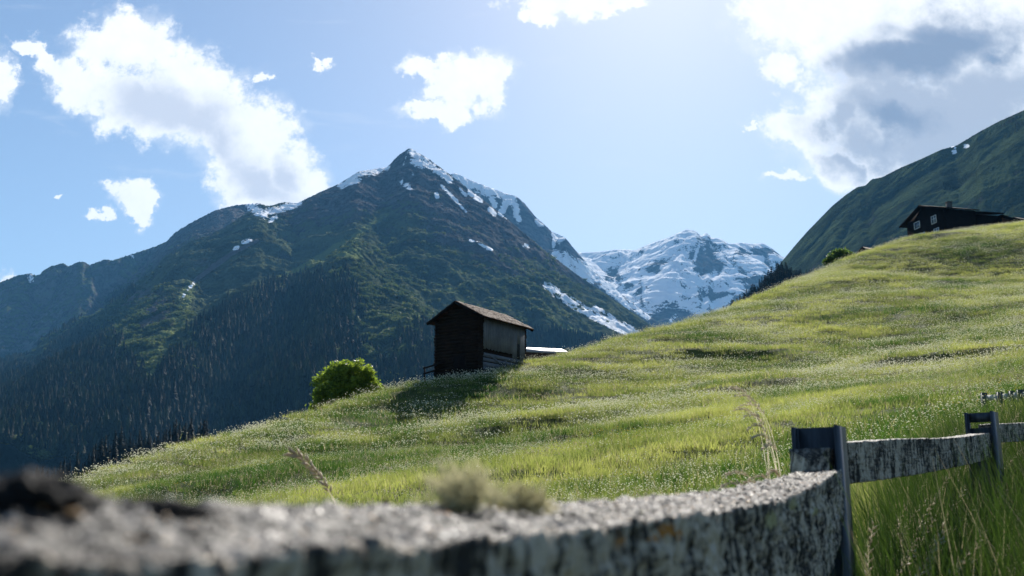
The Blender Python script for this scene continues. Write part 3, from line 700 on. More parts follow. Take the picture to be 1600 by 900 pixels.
def meadow_tone(X, Y):
    n1 = fbm(X / 16, Y / 11, 3, .55, seed=401); n2 = fbm(X / 3.5, Y / 3, 3, .6, seed=402)
    return np.clip(.40 + 1.35 * n1 + .9 * n2 + .25 * sstep(60, 140, Y), 0, 1)
def mh(X, Y): return 1 + .7 * fbm(X / 7, Y / 5, 3, .5, seed=403) + .6 * fbm(X / 1.8, Y / 1.8, 2, .5, seed=404)
def fl_mask(X, Y): return np.clip(.42 + 2.1 * fbm(X / 9, Y / 6, 4, .6, seed=405), .05, 1)
def ye_mask(X, Y): return np.clip(-.1 + 1.6 * fbm(X / 7, Y / 5, 3, .6, seed=406), 0, 1)
def sh_mask(X, Y): return np.clip(.1 + 1.6 * fbm(X / 11, Y / 8, 4, .6, seed=407) + .35 * sstep(.9, 1.0, Y / np.interp(X / Y, CR_A, CR_Y)), 0, 1)

cnt = []
cnt.append(lay('near_turf', 'short green turf on the ground behind the foreground fence', 'grass', 2.2, 16, 14, near, hmul=mh))
cnt.append(lay('meadow_grass', 'sunlit green grass covering the near part of the hillside', 'grass', 14, 55, 3.2, mid, hmul=mh))
cnt.append(lay('upper_meadow_grass', 'paler grass covering the upper hillside up to the crest', 'grass', 50, 235, .95, far, hmul=mh))
cnt.append(lay('white_meadow_flowers', 'tiny white flowers sprinkled over the near hillside', 'flowers', 13, 58, 4.2, wf_mid, mask=fl_mask))
cnt.append(lay('white_upper_flowers', 'tiny white flowers sprinkled over the upper hillside', 'flowers', 50, 230, 3.0, wf_far, mask=fl_mask))
cnt.append(lay('yellow_meadow_flowers', 'yellow flowers dotted through the near hillside grass', 'flowers', 14, 80, 1.2, yf_mid, mask=ye_mask))
cnt.append(lay('meadow_seed_heads', 'straw coloured seed heads above the near hillside grass', 'grass', 14, 58, 1.2, sh_mid, mask=sh_mask))
cnt.append(lay('crest_seed_heads', 'straw coloured seed heads along the upper hillside and crest', 'grass', 52, 230, .55, sh_far, mask=sh_mask))
print('meadow instances', cnt)

# ---------------------------------------------------------------- forest on the mountain foot
M_con = leaf_mat('spruce_needles', (.003, .007, .004), (.026, .040, .014), .1, rough=.8, spec=.1)
M_shr = leaf_mat('mountain_shrub_leaves', (.05, .08, .025), (.12, .15, .045), .3, rough=.8, spec=.1)
def conifer_lo(seed):
    r = np.random.default_rng(seed); V = []; Fc = []; o = 0; T = 7
    for k in range(T):
        z0 = .04 + .13 * k; z1 = z0 + .25; R0 = (.17 - .021 * k) * r.uniform(.85, 1.15); n = 9
        for j in range(n):
            a = 6.283 * j / n + r.uniform(-.2, .2); a2 = 6.283 * (j + 1) / n; rr = R0 * r.uniform(.65, 1.25)
            am = (a + a2) / 2
            V += [(.02 * math.cos(a), .02 * math.sin(a), min(z1, 1)), (rr * math.cos(a + .05), rr * math.sin(a + .05), z0 + r.uniform(-.02, .03)), (rr * .8 * math.cos(am), rr * .8 * math.sin(am), z0 + .07)]
            Fc.append((o, o + 1, o + 2)); V += [(.02 * math.cos(am), .02 * math.sin(am), min(z1, 1)), (rr * .8 * math.cos(am), rr * .8 * math.sin(am), z0 + .07), (rr * math.cos(a2), rr * math.sin(a2), z0)]
            Fc.append((o + 3, o + 4, o + 5)); o += 6
    return proto('spruce', np_mesh('spruce', np.array(V), np.array(Fc), M_con))
def shrub_lo(seed):
    r = np.random.default_rng(seed); n = 90
    d = r.normal(0, 1, (n, 3)); d /= np.linalg.norm(d, axis=1)[:, None]; c = d * (1, 1, .75) * r.uniform(.3, .55, (n, 1)) + (0, 0, .4)
    q = r.normal(0, .16, (n, 3, 3)); V = (c[:, None] + q).reshape(-1, 3)
    return proto('shrub', np_mesh('shrub', V, np.arange(n * 3).reshape(-1, 3), M_shr))
con = [conifer_lo(i) for i in range(4)]; shr = [shrub_lo(i) for i in range(3)]

def on_mountain(mt, n, wfun, pxr=(-40, 1640), pyr=(200, 800)):
    """random places on a mountain sheet, weighted by a map, even over the ground"""
    X, Y, H = mt['X'], mt['Y'], mt['H']
    da = np.abs(np.gradient(X, axis=1) * np.gradient(Y, axis=0)); W = wfun(mt) * da
    W = W * ((mt['px'] > pxr[0]) & (mt['px'] < pxr[1]) & (mt['py'] > pyr[0]) & (mt['py'] < pyr[1]))
    p = W.ravel(); p = p / p.sum(); k = rng.choice(p.size, n, p=p)
    sx = np.abs(np.gradient(X, axis=1)).ravel()[k]; sy = np.abs(np.gradient(Y, axis=0)).ravel()[k]
    jx = rng.uniform(-.5, .5, n) * sx; jy = rng.uniform(-.5, .5, n) * sy
    gx = (np.gradient(H, axis=1) / np.gradient(X, axis=1)).ravel()[k]; gy = (np.gradient(H, axis=0) / np.gradient(Y, axis=0)).ravel()[k]
    return np.stack([X.ravel()[k] + jx, Y.ravel()[k] + jy, H.ravel()[k] + gx * jx + gy * jy - 1.5], -1)

def grow(name, label, cat, P, protos, h0, h1, wide, seedn=1.0):
    n = len(P); h = rng.uniform(h0, h1, n) ; s = h * wide * rng.uniform(.8, 1.25, n)
    rot = np.stack([np.zeros(n), np.zeros(n), rng.uniform(0, 6.28, n)], -1)
    tone = np.clip(.35 + .8 * fbm(P[:, 0] / 90, P[:, 1] / 90, 3, seed=500) + rng.normal(0, .28, n), 0, 1)
    return scatter(name, label, cat, P, rot, np.stack([s, s, h], -1), tone, protos)

def hid(mt): return (mt['py'] < np.interp(mt['px'], [-40, 60, 150, 250, 400, 560, 690, 820, 950, 1050], [830, 800, 775, 735, 700, 650, 620, 590, 560, 530]))
P = on_mountain(mm, 38000, lambda q: sstep(.35, .8, q['at']['forest']) * hid(q))
P = P[seg_d(*to_px(P[:, 0], P[:, 1], P[:, 2]), [(854, 447), (915, 486), (960, 508), (998, 526)]) > 13]
grow('mountain_forest', 'dark spruce forest clothing the foot of the tall mountain', 'forest', P, con, 11, 30, 1.55)
P = on_mountain(mm, 1500, lambda q: np.exp(-(seg_d(q['px'], q['py'], [(20, 556), (95, 512), (140, 483), (180, 465), (205, 456)]) / 5) ** 2) + .6 * np.exp(-(seg_d(q['px'], q['py'], [(300, 522), (350, 487), (430, 450), (480, 440)]) / 7) ** 2))
grow('ridge_spruces', 'line of spruces along the crests of the wooded mountain spurs', 'forest', P, con, 16, 30, 1.1)
P = on_mountain(mm, 16000, lambda q: (np.clip(np.exp(-((q['px'] - 190) / 70) ** 2 - ((q['py'] - 530) / 50) ** 2) + np.exp(-((q['px'] - 600) / 60) ** 2 - ((q['py'] - 500) / 75) ** 2) + .7 * np.exp(-((q['px'] - 40) / 40) ** 2 - ((q['py'] - 690) / 60) ** 2)
                 + .5 * np.exp(-((q['px'] - 800) / 70) ** 2 - ((q['py'] - 470) / 40) ** 2), 0, 1) * sstep(-.1, .35, fbm(q['X'] / 60, q['Y'] / 60, 3, seed=77))) * hid(q))
grow('mountain_shrubs', 'pale green shrubs in patches on the lower mountain flanks', 'shrubs', P, shr, 6, 13, 1.4)

# ---------------------------------------------------------------- builders for things
class MB:
    """collects boxes, beams and tubes and links them as one mesh object"""
    def __init__(s): s.V = []; s.F4 = []; s.F3 = []; s.n = 0
    def add(s, V, F4=(), F3=()):
        V = np.asarray(V, float)
        s.V.append(V)
        if len(F4): s.F4.append(np.asarray(F4) + s.n)
        if len(F3): s.F3.append(np.asarray(F3) + s.n)
        s.n += len(V)
    def box(s, c, size, M=None):
        hx, hy, hz = [q / 2 for q in size]
        V = np.array([(x, y, z) for z in (-hz, hz) for (x, y) in ((-hx, -hy), (hx, -hy), (hx, hy), (-hx, hy))])
        if M is not None: V = V @ np.array(M.to_3x3()).T
        s.add(V + np.array(c), [(0, 3, 2, 1), (4, 5, 6, 7), (0, 1, 5, 4), (1, 2, 6, 5), (2, 3, 7, 6), (3, 0, 4, 7)])
    def beam(s, a, b, wd, ht, jit=0):
        a, b = Vector(a), Vector(b); d = b - a; L = d.length
        q = d.to_track_quat('X', 'Z').to_matrix()
        s.box((a + b) / 2, (L, wd, ht), q)
    def tube(s, pts, rad, n=8, cap=True):
        pts = [Vector(p) for p in pts]; rad = rad if hasattr(rad, '__len__') else [rad] * len(pts); V = []
        for i, p in enumerate(pts):
            d = (pts[min(i + 1, len(pts) - 1)] - pts[max(i - 1, 0)]).normalized()
            a = d.orthogonal().normalized() if i == 0 else (a - d * a.dot(d)).normalized()
            b = d.cross(a)
            for j in range(n):
                th = 2 * math.pi * j / n; V.append(p + (a * math.cos(th) + b * math.sin(th)) * rad[i])
        m = len(pts)
        F4 = [(i * n + j, i * n + (j + 1) % n, (i + 1) * n + (j + 1) % n, (i + 1) * n + j) for i in range(m - 1) for j in range(n)]
        F3 = []
        if cap:
            V += [pts[0], pts[-1]]; F3 = [(m * n, (j + 1) % n, j) for j in range(n)] + [(m * n + 1, (m - 1) * n + j, (m - 1) * n + (j + 1) % n) for j in range(n)]
        s.add([tuple(v) for v in V], F4, F3)
    def prism(s, poly, a0, a1, axis=0):
        """outline in the two other axes pushed from a0 to a1 along axis"""
        n = len(poly); V = []
        for a in (a0, a1):
            for (p, q) in poly:
                v = [p, q]; v.insert(axis, a); V.append(v)
        F3 = [(0, i + 1, i) for i in range(1, n - 1)] + [(n, n + i, n + i + 1) for i in range(1, n - 1)]
        s.add(V, [(i, (i + 1) % n, n + (i + 1) % n, n + i) for i in range(n)], F3)
    def build(s, name, mat, parent=None, smooth=False, loc=None, label=None):
        me = np_mesh(name, np.concatenate(s.V), [np.concatenate(q) for q in (s.F4, s.F3) if q], mat, smooth)
        import bmesh
        bm = bmesh.new(); bm.from_mesh(me); bmesh.ops.recalc_face_normals(bm, faces=bm.faces); bm.to_mesh(me); bm.free()
        o = mobj(name, me, parent, loc)
        if label: o['label'] = label
        return o

def wood_mat(name, c1, c2, axis=(1, 1, 1), scale=3.0, rough=.85, bump=.4, streak=(.3, 1, 1)):
    m, t = new_mat(name)
    tc = t.n('ShaderNodeTexCoord').outputs['Object']
    q = t.scale(tc, axis)
    n1 = t.noise(q, scale, 8, .65, .4); n2 = t.noise(tc, scale * .35, 4, .6)
    f = t.math('ADD', t.math('MULTIPLY', n1, .7), t.math('MULTIPLY', n2, .4))
    col = t.mix(t.mapr(f, .4, .72), c1, c2)
    b = t.n('ShaderNodeBump', i_Strength=bump, i_Distance=.02, i_Height=n1)
    p = t.n('ShaderNodeBsdfPrincipled', i_Base_Color=col, i_Roughness=rough, i_Normal=b.outputs[0])
    p.inputs['Specular IOR Level'].default_value = .08
    t.t.links.new(p.outputs[0], t.n('ShaderNodeOutputMaterial').inputs[0])
    return m

def plain_mat(name, col, rough=.6, metal=0.0, spec=.5, var=.15, vs=6.0):
    m, t = new_mat(name)
    tc = t.n('ShaderNodeTexCoord').outputs['Object']
    n = t.noise(tc, vs, 5, .6)
    c = t.mix(t.mapr(n, .3, .7), tuple(q * (1 - var) for q in col), tuple(min(1, q * (1 + var)) for q in col))
    p = t.n('ShaderNodeBsdfPrincipled', i_Base_Color=c, i_Roughness=rough, i_Metallic=metal)
    p.inputs['Specular IOR Level'].default_value = spec
    t.t.links.new(p.outputs[0], t.n('ShaderNodeOutputMaterial').inputs[0])
    return m

M_log = wood_mat('dark_log', (.006, .004, .003), (.028, .018, .013), (.25, .25, 2.5), 4)
M_board = wood_mat('grey_boards', (.07, .076, .085), (.20, .21, .23), (9, 9, .35), 2.2)
M_plank = wood_mat('blue_grey_planks', (.07, .078, .09), (.18, .19, .21), (.3, .3, 5), 2.2)
M_shing = wood_mat('rusty_shingles', (.016, .009, .007), (.07, .034, .026), (1, 1, 1), 5)
M_dark = plain_mat('dark_opening', (.006, .006, .007), .9)
M_stone = wood_mat('rubble_stone', (.05, .05, .05), (.13, .125, .12), (1, 1, 1.5), 2.5)
M_house = wood_mat('black_brown_timber', (.004, .003, .003), (.013, .009, .008), (.3, .3, 3), 2)
M_frame = plain_mat('white_window_paint', (.62, .64, .66), .5)
M_glass = plain_mat('window_glass', (.10, .13, .17), .12, spec=.9)
M_pale = plain_mat('pale_sheet_roof', (.24, .215, .205), .5, metal=.0, spec=.8, vs=1.5)
M_redw = wood_mat('red_brown_boards', (.05, .028, .02), (.14, .08, .06), (6, 6, .4), 1.5)

def zg(x, y): return float(ground_z(np.array([x]), np.array([y]))[0])

def roof_plane(mb, x0, x1, ye, ze, yr_, zr, th=.09, course=.30, wid=.2, seed=1, shingles=True):
    """a pitched plane from the eave (ye, ze) to the ridge (yr_, zr) laid with overlapping shingles"""
    r = random.Random(seed); dy, dz = yr_ - ye, zr - ze; L = math.hypot(dy, dz); uy, uz = dy / L, dz / L
    nz, ny = abs(uy), -uz * (1 if uy > 0 else -1)
    Mx = Matrix(((1, 0, 0), (0, uy, ny), (0, uz, nz)))
    mb.box(((x0 + x1) / 2, (ye + yr_) / 2 + ny * th / 2, (ze + zr) / 2 + nz * th / 2), (x1 - x0, L, th), Mx)
    if not shingles: return
    n = int(L / course)
    for i in range(n):
        x = x0 - r.uniform(0, .05)
        while x < x1:
            w_ = wid * r.uniform(.6, 1.4); sL = course * 1.35 * r.uniform(.9, 1.1); p = (i + .45 + r.uniform(-.06, .06)) * L / n; lift = th + .018 + r.uniform(0, .022)
            R_ = Matrix.Rotation(r.uniform(-.05, .05), 3, 'X') @ Matrix.Rotation(r.uniform(-.03, .03), 3, 'Y')
            mb.box((x + w_ / 2, ye + uy * p + ny * lift, ze + uz * p + nz * lift), (w_ * .94, sL, .022), Mx @ R_)
            x += w_

# ---- the log barn ------------------------------------------------
def log_hut():
    Y0 = 78.0; cx, cy, _ = PX(751, 560, Y0)
    ztop = PX(751, 494, Y0)[2]; w_, L = 4.35, 6.35
    zapex = PX(709, 476, Y0 + 1.2)[2]
    dR = (math.cos(R(57)), math.sin(R(57))); dL = (-math.sin(R(57)), math.cos(R(57)))
    corners = [(0, 0), (L, 0), (0, w_), (L, w_)]
    gz = [zg(cx + dR[0] * a + dL[0] * b, cy + dR[1] * a + dL[1] * b) for a, b in corners]
    zb = min(gz) - .2
    root = empty('log_barn', (cx, cy, zb), R(57))
    H = ztop - zb; A = zapex - zb
    rl = .135; n = int(H / (2 * rl))
    def logs(mb, ax, pos, l0, l1, z0, z1, prot=.2, gable=False, seed=0):
        r = random.Random(seed); z = z0 + rl
        while z < z1:
            a, b = l0 - prot * r.uniform(.6, 1.3), l1 + prot * r.uniform(.6, 1.3)
            if gable and z > H:
                f = (z - H) / (A - H); a, b = l0 + (l1 - l0) / 2 * f + .02, l1 - (l1 - l0) / 2 * f - .02
            if b - a > .15:
                r_ = rl * r.uniform(.9, 1.06); o1, o2, o3, o4 = [r.uniform(-.015, .015) for _ in range(4)]
                pts = [(pos + o1, a, z + o3), (pos + o2, (a + b) / 2, z + o4), (pos, b, z + o3)]
                if ax == 0: pts = [(p[1], p[0], p[2]) for p in pts]
                mb.tube(pts, r_, 8)
            z += 2 * rl * .96
    for nm, ax, pos, l0, l1, gb in (('gable_wall', 1, 0, 0, w_, True), ('side_wall', 0, 0, 0, L, False), ('gable_wall', 1, L, 0, w_, True), ('side_wall', 0, w_, 0, L, False)):
        mb = MB(); logs(mb, ax, pos, l0, l1, (.5 if ax == 1 else .6) + (.13 if ax == 0 else 0), A - .1 if gb else H, gable=gb, seed=hash((nm, pos)) % 99 if False else int(pos * 7 + ax)); mb.build(nm, M_log, root, smooth=True)
    # vertical boards over the upper part of the side wall, a slit left open near the far end
    mb = MB(); r = random.Random(4); x = .12; zlo = H - 2.55
    while x < L - .2:
        b = r.uniform(.15, .24)
        lo = zlo + r.uniform(-.06, .06) - (.45 if x > 4.3 else 0) + (1.35 if 5.0 < x < 5.35 else 0)
        mb.box((x + b / 2, -.165 - r.uniform(0, .015), (lo + H - .05) / 2), (b - .014, .03, H - .05 - lo)); x += b
    mb.build('board_cladding', M_board, root)
    mb = MB(); mb.box((5.24, -.148, zlo + .5), (.5, .02, 1.7)); mb.build('slit_opening', M_dark, root)
    mb = MB(); r = random.Random(9)
    for k, (z, h_, x0, x1) in enumerate([(H - 3.05, .34, .1, 6.1), (H - 3.42, .3, .1, 6.2), (H - 3.78, .36, .1, 6.2), (H - 4.15, .3, .1, 6.0), (H - 4.5, .3, .1, 5.6), (H - 4.85, .3, .1, 4.8)]):
        mb.box(((x0 + x1) / 2, -.17 - .012 * (k % 2), z), (x1 - x0, .035, h_ - .03), Matrix.Rotation(r.uniform(-.012, .012), 3, 'Y'))
    mb.beam((.9, -.235, H - 3.0), (4.9, -.235, H - 4.35), .04, .16); mb.beam((3.2, -.22, H - 3.2), (3.2, -.22, H - 4.9), .05, .12)
    mb.build('side_planks', M_plank, root)
    mb = MB(); mb.box((L / 2, w_ / 2, .3), (L + .25, w_ + .3, 1.3)); mb.build('stone_footing', M_stone, root)
    # door in the gable with its crossed braces
    mb = MB(); mb.box((-.15, 1.95, 1.5), (.05, 1.1, 1.75)); dr = mb.build('door', M_house, root)
    mb = MB()
    for yy_ in (1.3, 1.95, 2.6): mb.beam((-.22, yy_, .6), (-.22, yy_, 2.2), .06, .07)
    mb.beam((-.26, .9, 1.45), (-.26, 2.3, .7), .05, .09); mb.beam((-.31, 2.9, 1.7), (-.31, 1.3, .75), .05, .08); mb.beam((-.34, .8, .55), (-.34, 3.5, .5), .07, .12)
    mb.build('brace', M_log, dr)
    mb = MB(); ov = .65
    sl = (A - H) / (w_ / 2)
    roof_plane(mb, -.5, L + .45, -ov, H - sl * ov + .12, w_ / 2, A + .12, seed=3)
    roof_plane(mb, -.5, L + .45, w_ + ov, H - sl * ov + .12, w_ / 2, A + .12, seed=5)
    rf = mb.build('roof', M_shing, root)
    mb = MB()
    for sgn, ye in ((1, -ov), (-1, w_ + ov)):
        for xx in (-.53, L + .48): mb.beam((xx, ye, H - sl * ov + .08), (xx, w_ / 2, A + .08), .05, .2)
    for yy_ in (.0, w_ / 2, w_): mb.beam((-.45, yy_, (A if yy_ == w_ / 2 else H) + .0), (L + .4, yy_, (A if yy_ == w_ / 2 else H) + .0), .16, .16)
    mb.build('bargeboard', M_house, rf)
    tag(root, 'weathered dark log barn with shingle roof standing on the crest of the meadow', 'barn')
    # rail of the little ramp left of the barn
    e = empty('handrail', (cx, cy, zb), R(57)); tag(e, 'thin wooden handrail sticking out beside the lower left corner of the log barn', 'railing')
    for (a, b) in ((-.35, w_ + .95), (-.35, w_ - .15)):
        X_, Y_ = cx + dR[0] * a + dL[0] * b, cy + dR[1] * a + dL[1] * b; g0 = zg(X_, Y_) - zb
        mb = MB(); mb.beam((a, b, g0 - .2), (a, b, 1.75), .11, .11); mb.build('post', M_house, e)
    for z1, z2 in ((1.6, 1.9), (1.15, 1.45)):
        mb = MB(); mb.beam((-.41, w_ + 1.05, z1), (-.41, w_ - 1.2, z2 + .1), .06, .12); mb.build('rail', M_house, e)
log_hut()

# ---- the pale roofed barn behind the hut ----
def gable_barn(name, label, pxc, pyc, Y0, az, L, w_, H, rise, down, mroof, mwall, ov=.5):
    """box with a pitched roof; pxc, pyc is the top of its near corner"""
    x, y, z = PX(pxc, pyc, Y0); root = empty(name, (x, y, z - H), R(90 - az))
    for yy_ in (0, w_):
        mb = MB(); mb.box((L / 2, yy_, (H - down) / 2), (L, .12, H + down)); mb.build('side_wall', mwall, root)
    for xx in (0, L):
        mb = MB(); mb.prism([(-.02, -down), (w_ + .02, -down), (w_ + .02, H), (w_ / 2, H + rise), (-.02, H)], xx - .07, xx + .07); mb.build('gable_wall', mwall, root)
    sl = rise / (w_ / 2); mb = MB()
    roof_plane(mb, -ov, L + ov, -ov, H - sl * ov + .05, w_ / 2, H + rise + .05, .14, shingles=False)
    roof_plane(mb, -ov, L + ov, w_ + ov, H - sl * ov + .05, w_ / 2, H + rise + .05, .14, shingles=False)
    rf = mb.build('roof', mroof, root)
    for xx in (-ov - .02, L + ov + .02):
        mb = MB()
        for ye in (-ov, w_ + ov): mb.beam((xx, ye, H - sl * ov + .1), (xx, w_ / 2 + (.01 if ye > 0 else -.01) * -1, H + rise + .1), .05, .22)
        mb.build('bargeboard', M_house, rf)
    tag(root, label, 'barn')
    return root
gable_barn('low_barn', 'low red brown barn with a bright pale roof just behind the log barn', 812, 550, 104, 72, 5.4, 5.0, 2.2, .75, 2.5, M_pale, M_redw, .3)
gable_barn('small_barn', 'small dark barn whose roof peeps over the crest left of the farmhouse', 1362, 394, 170, 62, 4.4, 3.4, 2.0, 1.15, 3, M_redw, M_redw, .35)
gable_barn('dark_shed', 'dark shed roof at the right edge, beyond the long farmhouse', 1602, 345, 214, 70, 6, 5, 2.2, 1.3, 3, M_house, M_house, .5)

# ---- farmhouse ----
def farmhouse():
    Y0 = 190.0; az = 78; x, y, ze = PX(1474, 326, Y0); H = 6.5
    root = empty('farmhouse', (x, y, ze - H), R(90 - az)); w_, L1 = 12.2, 7.0; A = 2.15
    dL = (-math.sin(R(90 - az)), math.cos(R(90 - az)))
    def s_of(px):        # distance along the gable that shows at pixel column px
        lo, hi = 0, 30
        for _ in range(40):
            s = (lo + hi) / 2; q = to_px(x + dL[0] * s, y + dL[1] * s, ze - 2)[0]
            lo, hi = (s, hi) if q > px else (lo, s)
        return s
    def z_of(px, py): s = s_of(px); return PX(px, py, y + dL[1] * s)[2] - (ze - H)
    mb = MB(); mb.prism([(0, -3), (w_, -3), (w_, H), (w_ / 2, H + A), (0, H)], -.12, .12); mb.build('gable_wall', M_house, root)
    mb = MB(); mb.box((L1 / 2 + .06, 0, (H - 3) / 2 - .02), (L1 - .1, .2, H + 3)); mb.build('side_wall', M_house, root)
    mb = MB(); mb.box((L1 / 2 + .06, w_, (H - 3) / 2 - .02), (L1 - .1, .2, H + 3)); mb.build('side_wall', M_house, root)
    sl = A / (w_ / 2); ov = 1.2; mb = MB()
    roof_plane(mb, -1.1, L1 + .2, -ov, H - sl * ov + .1, w_ / 2, H + A + .1, .22, shingles=False)
    roof_plane(mb, -1.1, L1 + .2, w_ + ov, H - sl * ov + .1, w_ / 2, H + A + .1, .22, shingles=False)
    rf = mb.build('roof', M_house, root)
    mb = MB(); mb.box((2.6, 1.7, H + 1.0), (.85, .85, 1.9)); mb.box((2.6, 1.7, H + 2.0), (1.05, 1.05, .14)); mb.build('chimney', M_stone, rf)
    mb = MB()
    for ye in (-ov, w_ + ov): mb.beam((-1.15, ye, H - sl * ov + .12), (-1.15, w_ / 2, H + A + .12), .08, .34)
    mb.build('bargeboard', M_house, rf)
    # windows of the gable
    for (a0, a1, b0, b1, nv) in ((1430.5, 1439, 347, 357, 1), (1457, 1464.5, 337.5, 349, 2), (1459.5, 1467, 357, 367, 2), (1427.5, 1433, 367, 377, 2), (1434.5, 1439.5, 365, 375, 2), (1441, 1445.5, 363.5, 372.5, 2)):
        am = (a0 + a1) / 2; s0, s1 = s_of(a1), s_of(a0); z0, z1 = z_of(am, b1), z_of(am, b0)
        mb = MB(); mb.box((-.15, (s0 + s1) / 2, (z0 + z1) / 2), (.05, s1 - s0, z1 - z0)); wd = mb.build('window', M_glass, root)
        mb = MB(); th = .11
        for yy_ in (s0, s1): mb.box((-.2, yy_, (z0 + z1) / 2), (.07, th, z1 - z0 + th))
        for zz in (z0, z1): mb.box((-.2, (s0 + s1) / 2, zz), (.065, s1 - s0 - th, th))
        for k in range(1, nv): mb.box((-.195, s0 + (s1 - s0) * k / nv, (z0 + z1) / 2), (.05, .09, z1 - z0 - th))
        if nv > 1: mb.box((-.193, (s0 + s1) / 2, z0 + (z1 - z0) * .62), (.046, s1 - s0 - th, .07))
        mb.build('frame', M_frame, wd)
    # lower wing and the long lean-to running down to the right
    mb = MB(); mb.box((L1 + 2.9, w_ / 2 + .3, (H - 3.6) / 2), (5.6, w_ - .9, H + 2.6)); mb.build('wing_wall', M_house, root)
    mb = MB(); roof_plane(mb, L1 + .25, L1 + 6.0, -.9, H - .55, w_ / 2, H + A - 1.0, .2, shingles=False); roof_plane(mb, L1 + .25, L1 + 6.0, w_ + .9, H - .6, w_ / 2, H + A - 1.0, .2, shingles=False); mb.build('wing_roof', M_house, root)
    mb = MB(); mb.prism([(L1 + 6.05, -3), (L1 + 15.5, -3), (L1 + 15.5, H - 2.9), (L1 + 6.05, H - .75)], .35, w_ - .6, axis=1); mb.build('lean_to', M_house, root)
    mb = MB(); mb.prism([(L1 + 5.9, H - .72), (L1 + 15.9, H - 2.99), (L1 + 15.9, H - 2.77), (L1 + 5.9, H - .5)], -.4, w_ + .2, axis=1); mb.build('lean_to_roof', M_house, root)
    mb = MB(); r = random.Random(2); xx = L1 + 6.3
    while xx < L1 + 15.2:
        mb.box((xx + .14, .29, (H - 3) / 2 - (xx - L1 - 6) * .11 - .2), (.25, .05, H + 1.6 - (xx - L1 - 6) * .22)); xx += .29
    mb.build('board_cladding', M_board if False else M_redw, root)
    tag(root, 'long black timber farmhouse with white framed windows and a chimney on the upper crest', 'farmhouse')
farmhouse()

# ---------------------------------------------------------------- trees
M_bark = wood_mat('bark', (.03, .022, .016), (.09, .07, .055), (3, 3, .5), 3)
M_leaf = leaf_mat('broad_leaves', (.06, .12, .01), (.34, .43, .05), .6, rough=.5, spec=.35)
M_leafdull = leaf_mat('darker_broad_leaves', (.05, .10, .016), (.18, .25, .045), .55, rough=.5, spec=.3)
def broadleaf(name, label, lobes, Y0, mat, leaf, per, seed, cat='tree', cs=.42):
    r = np.random.default_rng(seed); cen = []
    cx = np.mean([l[0] for l in lobes]); xb, yb = PX(cx, 600, Y0)[:2]; zb = zg(xb, yb)
    for (a, b, ra, rb, dy) in lobes:
        c = np.array(PX(a, b, Y0)); sx, sz = ra / F * Y0, rb / F * Y0; n = int(10 * sx * sz / (cs * cs)) + 8
        d = r.normal(0, 1, (n, 3)); d /= np.linalg.norm(d, axis=1)[:, None]; q = r.uniform(.45, 1.0, (n, 1)) ** .5
        cen.append(c + (0, dy, 0) + d * q * (sx, sx * .9, sz))
    cen = np.concatenate(cen); n = len(cen)
    P = (cen[:, None] + r.normal(0, cs * .36, (n, per, 3)) * (1, 1, .62)).reshape(-1, 3)
    m = len(P); a = r.normal(0, 1, (m, 3)); a /= np.linalg.norm(a, axis=1)[:, None]; b = np.cross(a, r.normal(0, 1, (m, 3))); b /= np.linalg.norm(b, axis=1)[:, None]
    s = leaf * r.uniform(.6, 1.3, (m, 1))
    V = np.stack([P - a * s, P + b * s * .45, P + a * s, P - b * s * .45], 1).reshape(-1, 3)
    tone = np.repeat(np.clip(np.repeat(r.uniform(.1, .7, n), per) + r.normal(0, .15, m), 0, 1), 4)
    root = empty(name, (xb, yb, zb)); tag(root, label, cat)
    V = V - np.array((xb, yb, zb))
    me = np_mesh('crown', V, np.arange(m * 4).reshape(-1, 4), mat, attrs={'tone': tone}); mobj('crown', me, root)
    top = cen[:, 2].max() - zb; mb = MB(); k = .035 * top
    mb.tube([(0, 0, -.3), (.02 * top, 0, top * .25), (0, 0, top * .55), (0, 0, top * .8)], [k, k * .8, k * .5, k * .2])
    for j in range(9):
        c = cen[r.integers(n)] - (xb, yb, zb); z0 = top * r.uniform(.15, .5); mb.tube([(0, 0, z0), tuple(c * (.5, .5, .55) + (0, 0, z0 * .45)), tuple(c)], [k * .5, k * .3, k * .1], 6)
    mb.build('trunk', M_bark, root)
broadleaf('leafy_tree', 'round bright green leafy tree left of the log barn, its foot hidden by the crest',
          [(543, 606, 38, 38, 0), (558, 584, 24, 22, -.3), (536, 586, 26, 22, 0), (518, 608, 28, 34, .2), (505, 632, 19, 20, 0), (582, 612, 17, 13, -.3), (545, 640, 45, 18, .5), (572, 600, 16, 16, 0)], 84, M_leaf, .13, 60, 5, cs=.55)
broadleaf('leafy_bush', 'small green leafy tree on the crest left of the small dark barn', [(1314, 402, 18, 12, 0), (1299, 409, 11, 9, .3), (1326, 402, 9, 8, 0), (1310, 396, 9, 6, 0), (1312, 416, 22, 14, 0)], 163, M_leafdull, .2, 36, 6, cs=.75)
broadleaf('crest_shrub', 'small low shrub on the meadow crest right of the log barn', [(937, 547, 8, 5, 0)], 96, M_leafdull, .10, 20, 8, 'shrub', cs=.25)
broadleaf('hillside_shrub', 'dark low shrub in the grass below the farmhouse windows', [(1412, 392, 11, 5, 0), (1398, 394, 7, 4, 0)], 158, M_leafdull, .14, 20, 9, 'shrub', cs=.35)

